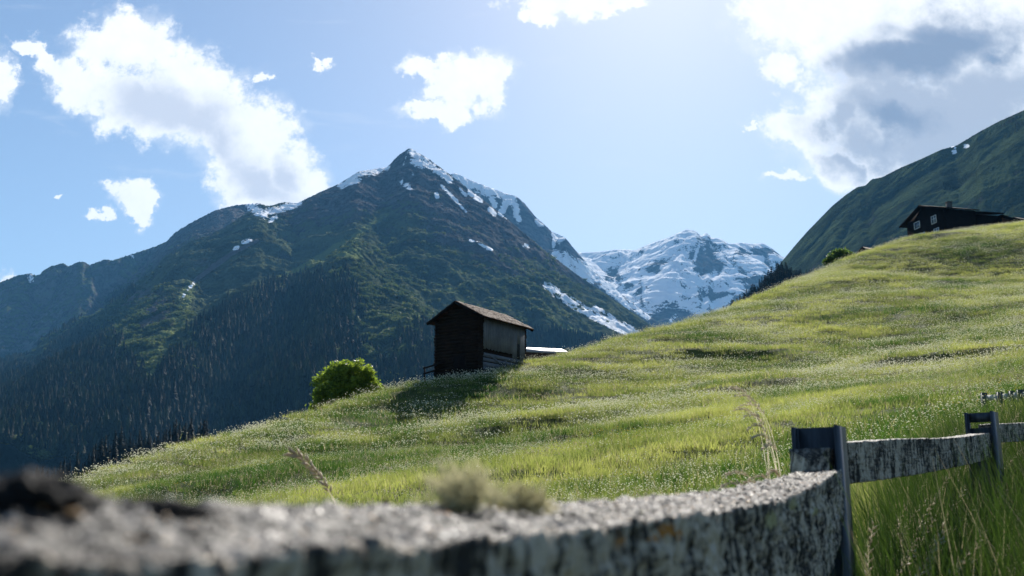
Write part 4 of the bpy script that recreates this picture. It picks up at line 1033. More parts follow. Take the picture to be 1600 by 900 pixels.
def spruce_parts(seed):
    r = np.random.default_rng(seed); V = []; Fq = []; o = 0; NW = 24
    for k in range(NW):
        f = k / NW; z = .05 + .93 * f; R0 = .175 * (1 - f) ** .8 * r.uniform(.75, 1.1) + .008; nb = 10 if f < .7 else 6
        for j in range(nb):
            a = 6.283 * (j + r.uniform(-.3, .3)) / nb + k * .7; rr = R0 * r.uniform(.6, 1.2); w_ = .028 * (1.1 - f) + .006
            ca, sa = math.cos(a), math.sin(a); z0 = z + .012; zm = z - .02 * (1 - f); ze = z - .05 * (1 - f) * r.uniform(.5, 1.3)
            V += [(0, 0, z0), (ca * rr * .5 - sa * w_, sa * rr * .5 + ca * w_, zm - .018), (ca * rr, sa * rr, ze), (ca * rr * .5 + sa * w_, sa * rr * .5 - ca * w_, zm - .018), (ca * rr * .55, sa * rr * .55, zm + .012)]
            Fq += [(o, o + 1, o + 4), (o + 1, o + 2, o + 4), (o + 2, o + 3, o + 4), (o + 3, o, o + 4)]; o += 5
    crown = np_mesh('crown', np.array(V), np.array(Fq), M_con)
    mb = MB(); mb.tube([(0, 0, -.08), (0, 0, .3), (0, 0, .97)], [.013, .009, .002], 6); tr = mb.build('trunk', M_bark); tm = tr.data; bpy.data.objects.remove(tr)
    return crown, tm
SPR = [spruce_parts(200 + i) for i in range(5)]
def spruce(x, y, z, h, k, label, group, wide=1.0):
    e = bpy.data.objects.new('spruce_tree', None); e.location = (x, y, z); e.rotation_euler = (0, 0, random.uniform(0, 6.28)); e.scale = (h * wide, h * wide, h); COL.objects.link(e)
    mobj('crown', SPR[k][0], e); mobj('trunk', SPR[k][1], e); tag(e, label, 'tree', group)
def sheet_z(mt, x, y):
    a = x / y; A0 = mt['X'][0] / mt['Y'][0]; i = int(np.clip(np.searchsorted(A0, a), 1, len(A0) - 1)); j = int(np.clip(np.searchsorted(mt['Y'][:, 0], y), 1, mt['Y'].shape[0] - 1))
    return float(mt['H'][j, i])
# left group on its own knoll
KN = [dict(p=[(-200, 830, 520), (0, 795, 520), (60, 778, 520), (130, 752, 520), (200, 728, 530), (260, 712, 545), (320, 705, 560), (380, 706, 580), (450, 725, 600), (560, 760, 640)], k=.4, A=5, lam=40, r=30)]
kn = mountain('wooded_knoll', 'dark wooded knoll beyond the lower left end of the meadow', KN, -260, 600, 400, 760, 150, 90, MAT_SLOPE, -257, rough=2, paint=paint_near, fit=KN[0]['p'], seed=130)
tops = ([(62, 738), (75, 742), (88, 735), (100, 738)], [])
for i in range(58):
    px = 58 + 262 * ((i * .618034) % 1.0); yt = np.interp(px, [55, 110, 150, 172, 200, 232, 255, 275, 318], [742, 735, 712, 692, 690, 702, 684, 676, 676]) + random.uniform(-30, -2)
    Y_ = np.interp(px, [60, 320], [515, 555]) + random.uniform(-22, 8); x = PX(px, 730, Y_)[0]; z0 = sheet_z(kn, x, Y_); zt = PX(px, yt, Y_)[2]
    spruce(x, Y_, z0 - 1, max(zt - z0, 9), i % 5, 'dark spruce in the small wood beyond the lower left meadow crest', 'spruces beyond the lower left crest', random.uniform(.85, 1.15))
x, y = PX(386, 680, 600)[:2]; spruce(x, y, PX(386, 690, 600)[2] - 8, 15, 1, 'lone dark spruce tip peeping over the crest between the wood and the leafy tree', None)
for i in range(100):
    px = 1090 + 190 * ((i * .618034) % 1.0); yt = np.interp(px, [1090, 1112, 1130, 1150, 1170, 1190, 1205, 1218, 1232, 1250, 1285], [503, 490, 473, 457, 443, 429, 413, 399, 403, 414, 418]) + abs(random.gauss(0, 8))
    Y_ = np.interp(px, [1090, 1235, 1290], [745, 840, 885]) + random.uniform(-45, 5); x = PX(px, 480, Y_)[0]; z0 = sheet_z(nn, x, Y_); zt = PX(px, yt, Y_)[2]
    spruce(x, Y_, z0 - 1.5, max(zt - z0, 12), i % 5, 'dark spruce in the stand climbing the spur behind the right meadow crest', 'spruces on the spur behind the right crest', random.uniform(.9, 1.2))
print('KNOLL', [(round(v, 1)) for v in (sheet_z(kn, -150, 520), kn['H'].max(), kn['px'].min(), kn['px'].max(), PX(172, 690, 520)[2])], zg(-200,520), zg(-60,150))
# a pale stone on the crest
mb = MB(); x, y, z = PX(375, 686, 70.5); z = zg(x, y) + .12
v = []; r = np.random.default_rng(3)
import bmesh as _bm
b_ = _bm.new(); _bm.ops.create_icosphere(b_, subdivisions=3, radius=1)
for q in b_.verts:
    k = 1 + .22 * gnoise(np.array([q.co.x * 1.6 + 3]), np.array([q.co.y * 1.6 + q.co.z]))[0]; q.co = Vector((q.co.x * .34 * k, q.co.y * .22 * k, q.co.z * .2 * k))
me = bpy.data.meshes.new('boulder'); b_.to_mesh(me); b_.free(); me.materials.append(plain_mat('pale_stone', (.5, .5, .48), .8)); o = mobj('boulder', me, loc=(x, y, z)); tag(o, 'small pale boulder lying on the grassy crest left of the leafy tree', 'boulder')

# ---------------------------------------------------------------- the fence in the foreground
def weathered(name, vert_axis_scale, light=(.58, .49, .39), dark=(.012, .010, .009)):
    m, t = new_mat(name)
    tc = t.n('ShaderNodeTexCoord').outputs['Object']
    u = t.attr('run', out='Vector')         # x along the timber, y round it, z = 1 on the upper face
    top = t.n('ShaderNodeSeparateXYZ', i_0=u).outputs[2]
    q = t.scale(u, (34, 5, 0)); n1 = t.noise(q, 1.6, 7, .62, .8)                     # streaks running down the face
    n2 = t.noise(tc, 55, 6, .65); n3 = t.noise(tc, 240, 4, .6); n4 = t.noise(tc, 9, 4, .6)
    gr = t.noise(t.scale(u, (6, 90, 0)), 2.0, 5, .6)
    f = t.math('ADD', t.math('MULTIPLY', n1, .62), t.math('MULTIPLY', n2, .38))
    f = t.math('ADD', f, t.math('MULTIPLY', t.math('SUBTRACT', n4, .5), .35))
    f = t.math('ADD', f, t.math('MULTIPLY', t.math('SUBTRACT', gr, .5), .22))
    side = t.mix(t.mapr(f, .45, .56), dark, t.mix(n3, tuple(c * .6 for c in light), tuple(min(1, c * 1.25) for c in light)))
    tp = t.mix(t.mapr(t.math('ADD', t.math('MULTIPLY', n2, .6), t.math('MULTIPLY', n3, .4)), .42, .58), (.008, .008, .008), (.10, .096, .094))
    big = t.mapr(t.noise(t.scale(tc, (1, 1, 1)), 42, 5, .65), .46, .56)
    tp = t.mix(big, (.010, .009, .009), t.mix(.45, tp, (.30, .28, .26)))
    col = t.mix(top, side, tp)
    ol = t.mapr(t.math('ADD', t.attr('orange'), t.math('MULTIPLY', t.math('MULTIPLY', t.attr('orange'), 1.6), t.math('ADD', t.math('SUBTRACT', n2, .5), t.math('SUBTRACT', n3, .5)), 4.5)), .5, .62, smooth=True)
    col = t.mix(ol, col, t.mix(n3, (.30, .11, .012), (.52, .22, .03)))
    ye = t.mapr(t.math('ADD', t.attr('yellow'), t.math('MULTIPLY', t.math('SUBTRACT', n2, .5), 1.6)), .45, .65, smooth=True)
    col = t.mix(ye, col, t.mix(n3, (.28, .25, .12), (.5, .46, .26)))
    bh = t.math('ADD', t.math('MULTIPLY', n2, .5), t.math('ADD', t.math('MULTIPLY', n3, .25), t.math('MULTIPLY', n1, .5)))
    b = t.n('ShaderNodeBump', i_Strength=.9, i_Distance=.006, i_Height=bh)
    p = t.n('ShaderNodeBsdfPrincipled', i_Base_Color=col, i_Roughness=t.mapr(n3, .3, .7, .6, .95), i_Normal=b.outputs[0])
    p.inputs['Specular IOR Level'].default_value = .5
    t.t.links.new(p.outputs[0], t.n('ShaderNodeOutputMaterial').inputs[0])
    return m
M_rail = weathered('weathered_fence_wood', 1)
M_steel = None
m, t = new_mat('blue_grey_steel')
tc = t.n('ShaderNodeTexCoord').outputs['Object']
n1 = t.noise(tc, 14, 6, .65); n2 = t.noise(t.scale(tc, (30, 30, 3)), 3, 4, .6)
c = t.mix(t.mapr(n2, .35, .65), (.013, .020, .028), (.038, .050, .062)); c = t.mix(t.mapr(n1, .62, .72), c, (.10, .045, .02))
p = t.n('ShaderNodeBsdfPrincipled', i_Base_Color=c, i_Roughness=t.mapr(n1, .3, .7, .38, .6), i_Metallic=.15)
t.t.links.new(p.outputs[0], t.n('ShaderNodeOutputMaterial').inputs[0]); M_steel = m

def timber(name, st, parent, n_along=400, lump=.0035, crack=.004, seed=0, orange=(), yellow=(), ctr=None):
    """st: list of (back_top, front_top, front_bottom, back_bottom) points along the timber"""
    st = np.array(st, float); m = len(st)
    L = np.concatenate([[0], np.cumsum(np.linalg.norm(np.diff(st[:, 0], axis=0), axis=1))])
    s = np.linspace(0, L[-1], n_along)
    K = np.stack([[np.interp(s, L, st[:, c, a]) for a in range(3)] for c in range(4)])      # 4,3,n
    K = np.transpose(K, (2, 0, 1))
    kk = max(3, n_along // 25) | 1; ker = np.hanning(kk + 2)[1:-1]; ker /= ker.sum()
    for c in range(4):
        for a in range(3): K[:, c, a] = np.convolve(np.pad(K[:, c, a], kk // 2, 'reflect', reflect_type='odd'), ker, 'valid')
    cnt = (26, 44, 12, 18); ring = []; nrm = []; vv = []; topm = []; per = 0
    for e in range(4):
        A, B = K[:, e], K[:, (e + 1) % 4]; C = K.mean(1)
        for j in range(cnt[e]):
            q = j / cnt[e]; P = A + (B - A) * q; ring.append(P); mid = (A + B) / 2 - C; mid /= np.linalg.norm(mid, axis=1)[:, None]
            corner = (P - C) / np.linalg.norm(P - C, axis=1)[:, None]; wq = abs(q - .5) * 2; w_ = wq ** 6
            nn_ = mid * (1 - w_) + corner * w_; nrm.append(nn_); vv.append(np.full(n_along, per + q * np.linalg.norm(B - A, axis=1).mean()))
            topm.append(np.full(n_along, 1.0 if e == 0 else 0.0) * (1 - 0)); 
        per += np.linalg.norm(K[:, (e + 1) % 4] - K[:, e], axis=1).mean()
    ring = np.stack(ring, 1); nrm = np.stack(nrm, 1); vv = np.stack(vv, 1); topm = np.stack(topm, 1)     # n,k,3
    S = np.repeat(s[:, None], ring.shape[1], 1)
    d = lump * fbm(S / .05, vv / .04, 4, .6, seed=seed) * 1.6 + lump * .8 * fbm(S / .012, vv / .010, 3, .6, seed=seed + 5)
    cr = fbm(S / .016, vv / .11, 3, .6, seed=seed + 9); cr2 = gnoise(S / .07, vv / .3, seed + 3)
    d = d - crack * sstep(.25, .55, cr + .3 * cr2) * (1 - topm) - crack * .6 * sstep(.3, .6, fbm(S / .05, vv / .006, 2, seed=seed + 21)) * (1 - topm)
    P = ring + nrm * d[..., None]
    org = P.reshape(-1, 3)[0].copy() * 0 if ctr is None else np.array(ctr)
    k = ring.shape[1]; idx = np.arange(n_along * k).reshape(n_along, k)
    F4 = np.stack([idx[:-1], np.roll(idx, -1, 1)[:-1], np.roll(idx, -1, 1)[1:], idx[1:]], -1).reshape(-1, 4)
    V = P.reshape(-1, 3); c0, c1 = P[0].mean(0), P[-1].mean(0)
    V2 = np.concatenate([V, [c0, c1]]); nV = len(V)
    F3 = [(nV, idx[0, (j + 1) % k], idx[0, j]) for j in range(k)] + [(nV + 1, idx[-1, j], idx[-1, (j + 1) % k]) for j in range(k)]
    run = np.concatenate([np.stack([S, vv, topm], -1).reshape(-1, 3), [[0, 0, 0], [s[-1], 0, 0]]])
    px, py = to_px(V2[:, 0], V2[:, 1], V2[:, 2])
    og = np.zeros(len(V2)); yl = np.zeros(len(V2))
    for (a, b_, ra, rb, st_) in orange: og = np.maximum(og, st_ * np.exp(-((px - a) / ra) ** 2 - ((py - b_) / rb) ** 2))
    for (a, b_, ra, rb, st_) in yellow: yl = np.maximum(yl, st_ * np.exp(-((px - a) / ra) ** 2 - ((py - b_) / rb) ** 2))
    me = np_mesh(name, V2 - org, [F4, np.array(F3)], M_rail, smooth=True, attrs={'run': run, 'orange': og, 'yellow': yl})
    return mobj(name, me, parent), P[:, :26]

# fence stands at its first steel post
PA = Vector(PX(1279, 700, 2.66)); PB = Vector(PX(1533, 660, 4.5))
gA, gB = zg(PA.x, PA.y), zg(PB.x, PB.y)
FO = np.array((PA.x, PA.y, gA))
fence = empty('timber_fence', tuple(FO)); tag(fence, 'weathered lichen covered timber rail fence with blue grey steel posts running across the foreground', 'fence')
def cs(bt, ft, h_f, h_b=None):
    h_b = h_f if h_b is None else h_b
    return (bt, ft, (ft[0], ft[1], ft[2] - h_f), (bt[0], bt[1], bt[2] - h_b))
r1 = []
for (yb, pyb, pyf, h_) in ((.30, 775, 872, .17), (.38, 782, 868, .18), (.47, 788, 863, .19), (.60, 791, 850, .2), (.80, 791, 827, .2), (1.0, 787, 809, .2), (1.25, 779, 800, .2), (1.7, 767, 783, .2), (2.2, 750, 756, .2), (2.45, 742, 741, .165), (2.6, 738, 734, .115)):
    xb = .045 + .435 * (yb - 1.0); xf, yf = xb + .092, yb - .040
    zb_ = PX(0, pyb, yb)[2]; zf_ = PX(0, pyf, yf)[2]
    r1.append(cs((xb, yb, zb_), (xf, yf, zf_), h_))
rail1, topP = timber('rail', r1, fence, 900, .0065, .009, 11, orange=((1040, 828, 24, 20, .72), (1022, 842, 20, 12, .7), (968, 846, 16, 30, .7), (1060, 836, 12, 16, .66), (700, 800, 40, 6, .6), (860, 870, 12, 10, .7), (1110, 800, 20, 8, .5)),
                 yellow=((1205, 815, 14, 22, .8), (1240, 790, 14, 14, .7), (1275, 800, 8, 10, .7), (1000, 800, 30, 6, .4)), ctr=FO)
rail1['label'] = 'thick pale grey rail with orange lichen patches'
# crust of lichen grains over the rail's upper face
r = np.random.default_rng(21); N_ = 11000
ii_ = r.integers(0, topP.shape[0] - 1, N_); jj_ = r.integers(0, 26, N_)
base_ = topP[ii_, np.clip(jj_, 0, 25)] + r.normal(0, .0015, (N_, 3)); sz = r.uniform(.0004, .0017, N_) * np.where(r.uniform(0, 1, N_) < .06, 1.9, 1)
dirv = r.normal(0, 1, (N_, 6, 3)) * .35 + OCT_V[None] * (1, 1, .8)
V = (base_[:, None] + dirv * sz[:, None, None]).reshape(-1, 3) - FO
Fc = (OCT_F[None] + (np.arange(N_) * 6)[:, None, None]).reshape(-1, 3)
m, t = new_mat('lichen_crust')
sh = t.attr('shade'); col = t.mix(t.mapr(sh, .5, .62), (.008, .008, .008), (.075, .073, .076)); col = t.mix(t.mapr(sh, .88, .92), col, (.36, .38, .4)); col = t.mix(t.mapr(sh, .965, .97), col, (.4, .22, .08))
p = t.n('ShaderNodeBsdfPrincipled', i_Base_Color=col, i_Roughness=.42); p.inputs['Specular IOR Level'].default_value = .4
t.t.links.new(p.outputs[0], t.n('ShaderNodeOutputMaterial').inputs[0])
o = mobj('lichen_crust', np_mesh('lichen_crust', V, Fc, m, attrs={'shade': np.repeat(np.clip(r.uniform(0, 1, N_) + 1.6 * fbm(base_[:, 0] / .022, base_[:, 1] / .022, 3, .6, seed=6), 0, 1), 6)}), rail1); o['kind'] = 'stuff'

def hpost(P, az, top, bottom, wdt, dep, parent, off, slot=None, label=None):
    mb = MB(); Rz = Matrix.Rotation(R(-az), 3, 'Z')
    def bx(c, s): mb.box(Rz @ Vector(c) + Vector(P) - Vector(off), s, Rz)
    P = (P[0], P[1], 0); H = top - bottom; zm = (top + bottom) / 2
    if slot:
        z1, z0 = top - slot[0], top - slot[1]
        bx((0, 0, (top + z1) / 2), (wdt - .012, .008, top - z1)); bx((0, 0, (z0 + bottom) / 2), (wdt - .012, .008, z0 - bottom))
    else: bx((0, 0, zm), (wdt - .012, .008, H))
    for sx in (-1, 1):
        bx((sx * (wdt / 2 - .003), 0, zm), (.0075, dep if sx > 0 else dep * .55, H + .003))
        bx((sx * (wdt / 2 - .0098), 0, zm), (.006, .022, H - .002))
    o = mb.build('post', M_steel, parent)
    if label: o['label'] = label
    return o
zA = PX(1279, 668, 2.66)[2]; zB = PX(1533, 645, 4.5)[2]
hpost(PA, 30, zA, gA - .3, .122, .115, fence, FO)
hpost(PB, 38, zB, gB - .3, .120, .12, fence, FO, slot=(.042, .068))
nA = Vector((math.sin(R(30)), math.cos(R(30)), 0)); rA = Vector((math.cos(R(30)), -math.sin(R(30)), 0))
# short end of the neighbouring rail held in the post above the big rail
def blk(c, ln, dirv, wd, zt, zb_, zt2=None, zb2=None):
    d = Vector(dirv).normalized(); s = Vector((d.y, -d.x, 0)); c = Vector(c); a = c - d * ln / 2; b = c + d * ln / 2; out = []
    for q, (z1, z0) in ((a, (zt, zb_)), (a.lerp(b, .5), (zt, zb_)), (b, (zt2 or zt, zb2 or zb_))):
        out.append(((q.x - s.x * wd / 2, q.y - s.y * wd / 2, z1), (q.x + s.x * wd / 2, q.y + s.y * wd / 2, z1), (q.x + s.x * wd / 2, q.y + s.y * wd / 2, z0), (q.x - s.x * wd / 2, q.y - s.y * wd / 2, z0)))
    return out
cst = PA - nA * .045 - rA * .008
o, _ = timber('rail_stub', blk(cst, .07, nA, .098, PX(1270, 701, 2.6)[2], PX(1270, 735, 2.6)[2] - .03), fence, 40, .0025, .003, 31, ctr=FO)
o['label'] = 'short dark rail end held in the steel post'
# second rail between the posts, third rail beyond
def rail_between(a, b, wd, tops, bots, seed, n=500):
    a, b = Vector(a), Vector(b); d = (b - a); d.z = 0; d.normalize(); s = Vector((d.y, -d.x, 0)); out = []
    m_ = len(tops)
    for i in range(m_):
        q = a.lerp(b, i / (m_ - 1)); z1 = PX(0, tops[i], q.y)[2]; z0 = PX(0, bots[i], q.y)[2]
        out.append(((q.x - s.x * wd / 2, q.y - s.y * wd / 2, z1), (q.x + s.x * wd / 2, q.y + s.y * wd / 2, z1), (q.x + s.x * wd / 2, q.y + s.y * wd / 2, z0), (q.x - s.x * wd / 2, q.y - s.y * wd / 2, z0)))
    return timber('rail', out, fence, n, .003, .005, seed, ctr=FO)
o, _ = rail_between((PA.x + .035, PA.y + .03, 0), (PB.x - .03, PB.y - .05, 0), .075, [693, 690, 687, 686, 686, 685, 683, 680, 677], [757, 752, 746, 741, 736, 731, 726, 721, 715], 51)
o['label'] = 'dark streaked rail between the two steel posts'
PCx = PX(1700, 640, 7.2)
o, _ = rail_between((PB.x + .045, PB.y + .04, 0), (PCx[0], PCx[1], 0), .075, [663, 661, 658, 655, 652], [692, 689, 685, 681, 677], 71, 300)
pc = Vector(PCx); hpost(pc, 38, PX(1700, 628, 7.2)[2], zg(pc.x, pc.y) - .3, .12, .12, fence, FO)

# ---- the far end of another fence in the grass at the right edge
fx = [(1537, 614, 19.0, 8), (1562, 612.5, 18.6, 8), (1580, 611, 18.3, 6), (1594, 609, 18.0, 10), (1618, 608, 17.6, 8)]
q0 = PX(1537, 620, 19.0); g0 = zg(q0[0], q0[1])
f2 = empty('short_fence', (q0[0], q0[1], g0)); tag(f2, 'low grey rail fence with dark posts half sunk in grass at the right edge', 'fence')
for (a, b, Y_, wp) in fx:
    x, y, z = PX(a, b, Y_); w_ = wp / F * Y_; gz = min(zg(x, y), z - .5) - .2
    mb = MB(); mb.box((x - q0[0], y - q0[1], (z + gz) / 2 - g0), (w_, .09, z - gz)); mb.build('post', M_steel, f2)
for (a, b) in zip(fx[:-1], fx[1:]):
    A_, B_ = PX(a[0] + 4, a[1] + 8, a[2]), PX(b[0] - 4, b[1] + 8, b[2])
    mb = MB(); mb.beam(np.array(A_) - (q0[0], q0[1], g0), np.array(B_) - (q0[0], q0[1], g0), .06, .10); rl_ = mb.build('rail', None, f2); rl_.data.materials.append(M_railp := plain_mat('pale_far_rail', (.34, .33, .32), .7, vs=8, var=.4))

# ---- moss and lichen tufts on the rail
def hair_tuft(name, label, cat, base, n, h0, h1, spread, width, mat, seed, branch=2, lean=(0, 0)):
    r = np.random.default_rng(seed); V = []; Q = []; o = 0; base = np.array(base)
    def strand(p, d, L, w_, depth):
        nonlocal o
        pts = [p]; cur = p.copy(); dd = d / np.linalg.norm(d)
        for i in range(4):
            dd = dd + r.normal(0, .22, 3) ; dd /= np.linalg.norm(dd); cur = cur + dd * L / 4; pts.append(cur.copy())
        side = np.cross(dd, r.normal(0, 1, 3)); side /= np.linalg.norm(side)
        for i, q in enumerate(pts):
            ww = w_ * (1 - .75 * i / 4); V.append(q - side * ww); V.append(q + side * ww)
        for i in range(4): Q.append((o + 2 * i, o + 2 * i + 1, o + 2 * i + 3, o + 2 * i + 2))
        o += 10
        if depth > 0:
            for _ in range(3):
                k = r.integers(1, 4); strand(pts[k], dd + r.normal(0, .7, 3), L * .5, w_ * .7, depth - 1)
    for i in range(n):
        p = np.array([r.normal(0, spread * .4), r.normal(0, spread * .4), 0.0]); d = np.array([r.normal(0, .45) + lean[0], r.normal(0, .45) + lean[1], 1.0])
        strand(p, d, r.uniform(h0, h1), width, branch)
    me = np_mesh(name, np.array(V), np.array(Q), mat, attrs={'tone': r.uniform(0, .6, len(V))}); ob = mobj(name, me, loc=tuple(base)); tag(ob, label, cat); return ob
M_lich = leaf_mat('beard_lichen', (.34, .31, .17), (.55, .52, .34), .45, rough=.8)
M_moss = leaf_mat('dark_moss', (.012, .010, .008), (.05, .04, .03), .15, rough=.8)
def on_rail(px_, frac, Y_):
    xb = .045 + .435 * (Y_ - 1.0); i = np.argmin(np.abs(np.array([a[0][1] for a in r1]) - Y_))
    zb_ = np.interp(Y_, [a[0][1] for a in r1], [a[0][2] for a in r1]); zf_ = np.interp(Y_, [a[0][1] for a in r1], [a[1][2] for a in r1])
    return (xb + .092 * frac, Y_ - .04 * frac, zb_ + (zf_ - zb_) * frac)
hair_tuft('lichen_tuft', 'larger pale yellow green tuft of beard lichen standing blurred on the near rail', 'lichen', on_rail(0, .22, .76), 95, .020, .040, .018, .0008, M_lich, 5, lean=(.05, 0))
hair_tuft('lichen_tuft', 'smaller pale lichen tuft on the near rail just right of the taller one', 'lichen', on_rail(0, .42, .84), 90, .012, .028, .020, .0009, M_lich, 6, lean=(-.2, 0))
hair_tuft('lichen_tuft', 'pale lichen wisp between the two bigger tufts on the near rail', 'lichen', on_rail(0, .18, .83), 22, .016, .026, .012, .0008, M_lich, 8)

# dark lump of moss at the near left end
def lump(name, label, base, size, seed, mat):
    b_ = _bm.new(); _bm.ops.create_icosphere(b_, subdivisions=6, radius=1); co = np.array([v.co[:] for v in b_.verts])
    d = 1 + .62 * fbm(co[:, 0] * 2 + co[:, 2] * 1.3, co[:, 1] * 2 - co[:, 2], 5, .62, seed=seed) + .22 * fbm(co[:, 0] * 14 + co[:, 2] * 9, co[:, 1] * 14, 3, .6, seed=seed + 4)
    co = co * d[:, None] * size
    for v, c in zip(b_.verts, co): v.co = c
    me = bpy.data.meshes.new(name); b_.to_mesh(me); b_.free(); me.materials.append(mat)
    for p_ in me.polygons: p_.use_smooth = True
    o = mobj(name, me, loc=tuple(base)); tag(o, label, 'moss'); return o
m, t = new_mat('black_moss'); g = t.n('ShaderNodeTexCoord').outputs['Object']
c = t.mix(t.mapr(t.noise(g, 320, 5, .7), .62, .67), (.006, .005, .005), (.22, .19, .18))
p = t.n('ShaderNodeBsdfPrincipled', i_Base_Color=c, i_Roughness=.85); t.t.links.new(p.outputs[0], t.n('ShaderNodeOutputMaterial').inputs[0]); M_bmoss = m
lump('moss_cushion', 'dark blurred moss cushion on the near left end of the rail', (PX(40, 775, .40)[0], .40, PX(40, 778, .40)[2]), (.023, .024, .0085), 3, M_bmoss)
lump('moss_cushion', 'low dark moss patch on the rail between the left cushion and the lichen tufts', (PX(235, 795, .47)[0], .47, PX(235, 800, .47)[2]), (.026, .02, .0055), 9, M_bmoss)

# ---------------------------------------------------------------- tall grass round the posts
def spike(mb_V, mb_F, o, pts, w_, seed, n=22, sl=.014, open_=.5, cut=.5):
    """a stalk with a seed head over its upper part; returns new offset"""
    r = np.random.default_rng(seed); pts = np.array(pts); m = len(pts)
    side = np.cross(pts[-1] - pts[0], (0, 1, 0)); side /= np.linalg.norm(side)
    for i, q in enumerate(pts):
        ww = w_ * (1 - .6 * i / m); mb_V.append(q - side * ww); mb_V.append(q + side * ww)
    for i in range(m - 1): mb_F.append((o + 2 * i, o + 2 * i + 1, o + 2 * i + 3, o + 2 * i + 2))
    o += 2 * m
    s = np.linspace(0, 1, m)
    for k in range(n):
        f = cut + (1 - cut) * k / (n - 1); q = np.array([np.interp(f, s, pts[:, a]) for a in range(3)]); q2 = np.array([np.interp(min(1, f + .02), s, pts[:, a]) for a in range(3)]) + 1e-6
        q1 = np.array([np.interp(max(0, f - .03), s, pts[:, a]) for a in range(3)]); d = (q2 - q1) / np.linalg.norm(q2 - q1)
        u = np.cross(d, r.normal(0, 1, 3)); u /= np.linalg.norm(u); if_ = (1 if k % 2 else -1)
        sd_ = np.cross(d, (0, 1, 0)); sd_ /= np.linalg.norm(sd_); e = d + (sd_ * if_ * open_ + u * open_ * .5); e /= np.linalg.norm(e)
        L = sl * r.uniform(.8, 1.25); wdt = L * .16; v1 = np.cross(e, u); v1 /= np.linalg.norm(v1); v2 = np.cross(e, v1); c = q + e * L * .42
        for p in (q, c + v1 * wdt, c + v2 * wdt, c - v1 * wdt, c - v2 * wdt, q + e * L): mb_V.append(p)
        for (a, b) in ((1, 2), (2, 3), (3, 4), (4, 1)): mb_F.append((o, o + a, o + b, o)); mb_F.append((o + 5, o + b, o + a, o + 5))
        # awn
        aw = q + e * L; mb_V.append(aw + v1 * .0002); mb_V.append(aw - v1 * .0002); mb_V.append(aw + e * L * .9 + u * L * .1); mb_F.append((o + 6, o + 7, o + 8, o + 6)); o += 9
    return o
def clean(Vs, Fs):
    q = [f for f in Fs if f[0] != f[3]]; t3 = [f[:3] for f in Fs if f[0] == f[3]]
    return np.array(Vs), [np.array(q), np.array(t3)]
# the one big bent spike standing behind the rail left of the middle
base_z = zg(PX(527, 790, 2.6)[0], 2.6)
ctl = [PX(545, 1150, 2.62), PX(541, 1000, 2.62), PX(534, 850, 2.61), PX(524, 785, 2.6), PX(508, 757, 2.6), (PX(490, 733, 2.6)), PX(472, 715, 2.6), PX(456, 708, 2.6)]
ctl[0] = (ctl[0][0], ctl[0][1], base_z - .03)
ss = np.linspace(0, 1, len(ctl)); fine = [np.array([np.interp(f, ss, np.array(ctl)[:, a]) for a in range(3)]) for f in np.linspace(0, 1, 24)]
Vs, Fs = [], []; spike(Vs, Fs, 0, fine, .0014, 3, 30, .024, .5, .50)
b0 = np.array(fine[0]); vv_, ff_ = clean(Vs, Fs); me = np_mesh('grass_spike', vv_ - b0, ff_, M_straw)
o = mobj('grass_spike', me, loc=tuple(b0)); tag(o, 'single bent straw coloured grass spike rising above the rail left of the middle', 'grass spike')

def tall_protos():
    out = []
    for i in range(4):
        parts = [blades(60, .13, .35, .78, .0065, 5, .55, 300 + i, .12, .10)]
        out.append(proto('tall_grass_tuft', blade_mesh('tall_grass_tuft', M_tall, *parts)))
    return out
def pan_protos(lean):
    out = []
    for i in range(4):
        Vs, Fs, o = [], [], 0; r = np.random.default_rng(400 + i)
        for k in range(5):
            x, y = r.normal(0, .09, 2); h = r.uniform(.62, .95); lx = lean * r.uniform(.12, .3); ly = r.normal(0, .05); pts = []
            for f in np.linspace(0, 1, 12): pts.append(np.array([x + lx * f ** 2.6, y + ly * f ** 2, h * (f - .12 * f ** 4) - .03]))
            o = spike(Vs, Fs, o, pts, .0007, 900 + 10 * i + k, 14, .018, .5, .78)
        v_, f_ = clean(Vs, Fs); out.append(proto('panicle_tuft', np_mesh('panicle_tuft', v_, f_, M_straw)))
    return out
TG = tall_protos(); PN = pan_protos(1.0); PNL = pan_protos(-1.0)
def patch_pts(n, fn):
    out = []
    while len(out) < n:
        Y_ = math.sqrt(random.uniform(1.9 ** 2, 8.5 ** 2)); a = random.uniform(.30, .75); X_ = a * Y_ * .95
        if random.random() < fn(X_, Y_): out.append((X_, Y_))
    return np.array(out)
def near_f(X_, Y_):
    px = 800 + F * X_ / Y_ / 1.0
    if px < 1322 + 26 * (Y_ - 2.6): return 0
    return 1
def sc3(n, a, b, c, d): s = rng.uniform(a, b, n); return np.stack([s, s, rng.uniform(c, d, n)], -1)
XY = patch_pts(2300, near_f); Z = ground_z(XY[:, 0], XY[:, 1]); n = len(XY)
scatter('tall_grass', 'tall green grass growing round the steel posts at the lower right', 'grass', np.column_stack([XY, Z]), np.stack([rng.normal(0, .08, n), rng.normal(0, .08, n), rng.uniform(0, 6.28, n)], -1), sc3(n, .9, 1.3, 1.15, 1.55), rng.uniform(.0, .8, n), TG)
XY = patch_pts(520, near_f); Z = ground_z(XY[:, 0], XY[:, 1]); n = len(XY)
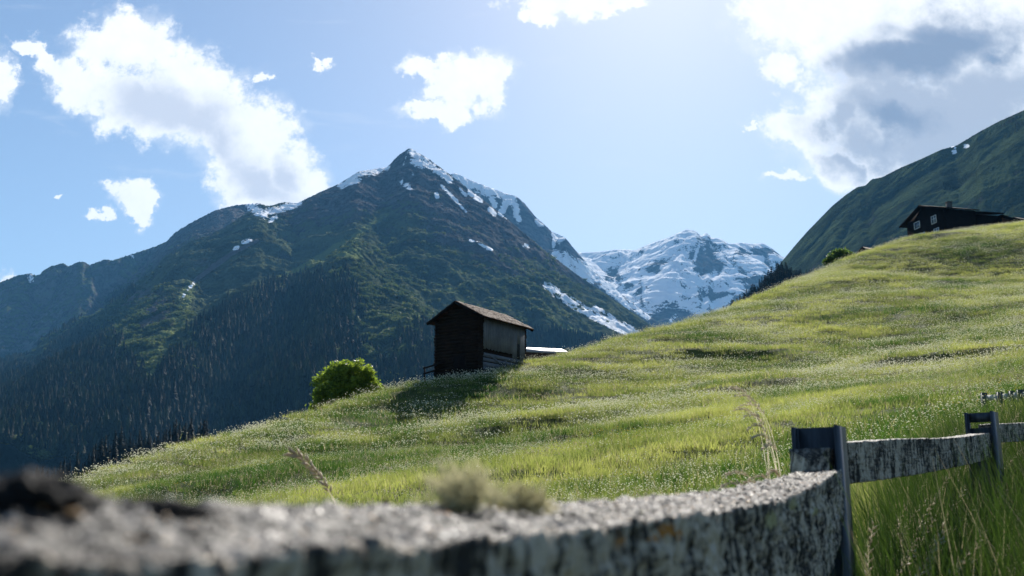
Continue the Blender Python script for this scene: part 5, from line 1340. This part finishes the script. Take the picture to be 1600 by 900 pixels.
scatter('grass_panicles', 'drooping straw coloured grass panicles above the tall grass at the lower right', 'grass', np.column_stack([XY, Z]), np.stack([rng.normal(0, .1, n), rng.normal(0, .1, n), rng.uniform(-.7, .7, n)], -1), sc3(n, .9, 1.2, .9, 1.12), rng.uniform(.2, .9, n), PN)
# stalks standing free left of the first post, their heads bent over to the left
Vs, Fs, o = [], [], 0; rr_ = random.Random(12); b0 = np.array((PX(1215, 700, 3.2)[0], 3.2, 0)); b0[2] = zg(b0[0], b0[1])
for (tx, ty, kx, ky, Y_, k) in [(1142, 606, 1178, 598, 3.3, 0), (1150, 618, 1192, 606, 3.25, 1), (1158, 634, 1200, 615, 3.35, 2), (1165, 650, 1205, 634, 3.2, 3), (1170, 668, 1208, 645, 3.15, 4), (1176, 684, 1212, 662, 3.1, 5), (1192, 700, 1222, 678, 3.1, 6), (1150, 640, 1186, 628, 3.4, 7),
                              (1136, 742, 1172, 722, 2.9, 8), (1128, 760, 1168, 740, 2.85, 9), (1158, 757, 1192, 738, 2.8, 10), (1142, 772, 1184, 756, 2.9, 11), (1200, 740, 1226, 722, 2.8, 12), (1172, 748, 1214, 730, 2.85, 13)]:
    bx = 1225 + rr_.uniform(-60, 60); g = zg(PX(bx, 800, Y_)[0], Y_); P0 = PX(bx, 1000, Y_); P0 = np.array((P0[0], Y_, g)); P1 = np.array(PX((bx + kx) / 2 + 12, (ky + 830) / 2, Y_)); P2 = np.array(PX(kx, ky, Y_)); P3 = np.array(PX(tx, ty, Y_ - .05))
    pts = []
    for q in np.linspace(0, 1, 22):
        pts.append((1 - q) ** 3 * P0 + 3 * q * (1 - q) ** 2 * P1 + 3 * q * q * (1 - q) * (P2 * 1.0 + (P2 - P3) * .25) + q ** 3 * P3 - b0)
    o = spike(Vs, Fs, o, pts, .0008, 700 + k, 16, .016, .32, .74)
v_, f_ = clean(Vs, Fs); m_ = np_mesh('bent_grass', v_, f_, M_straw); m_.attributes.new('tone', 'FLOAT', 'POINT').data.foreach_set('value', np.full(len(v_), .8, np.float32))
tag(mobj('bent_grass', m_, loc=tuple(b0)), 'pinkish straw grass heads bent over to the left beside the first steel post', 'grass', kind='stuff')
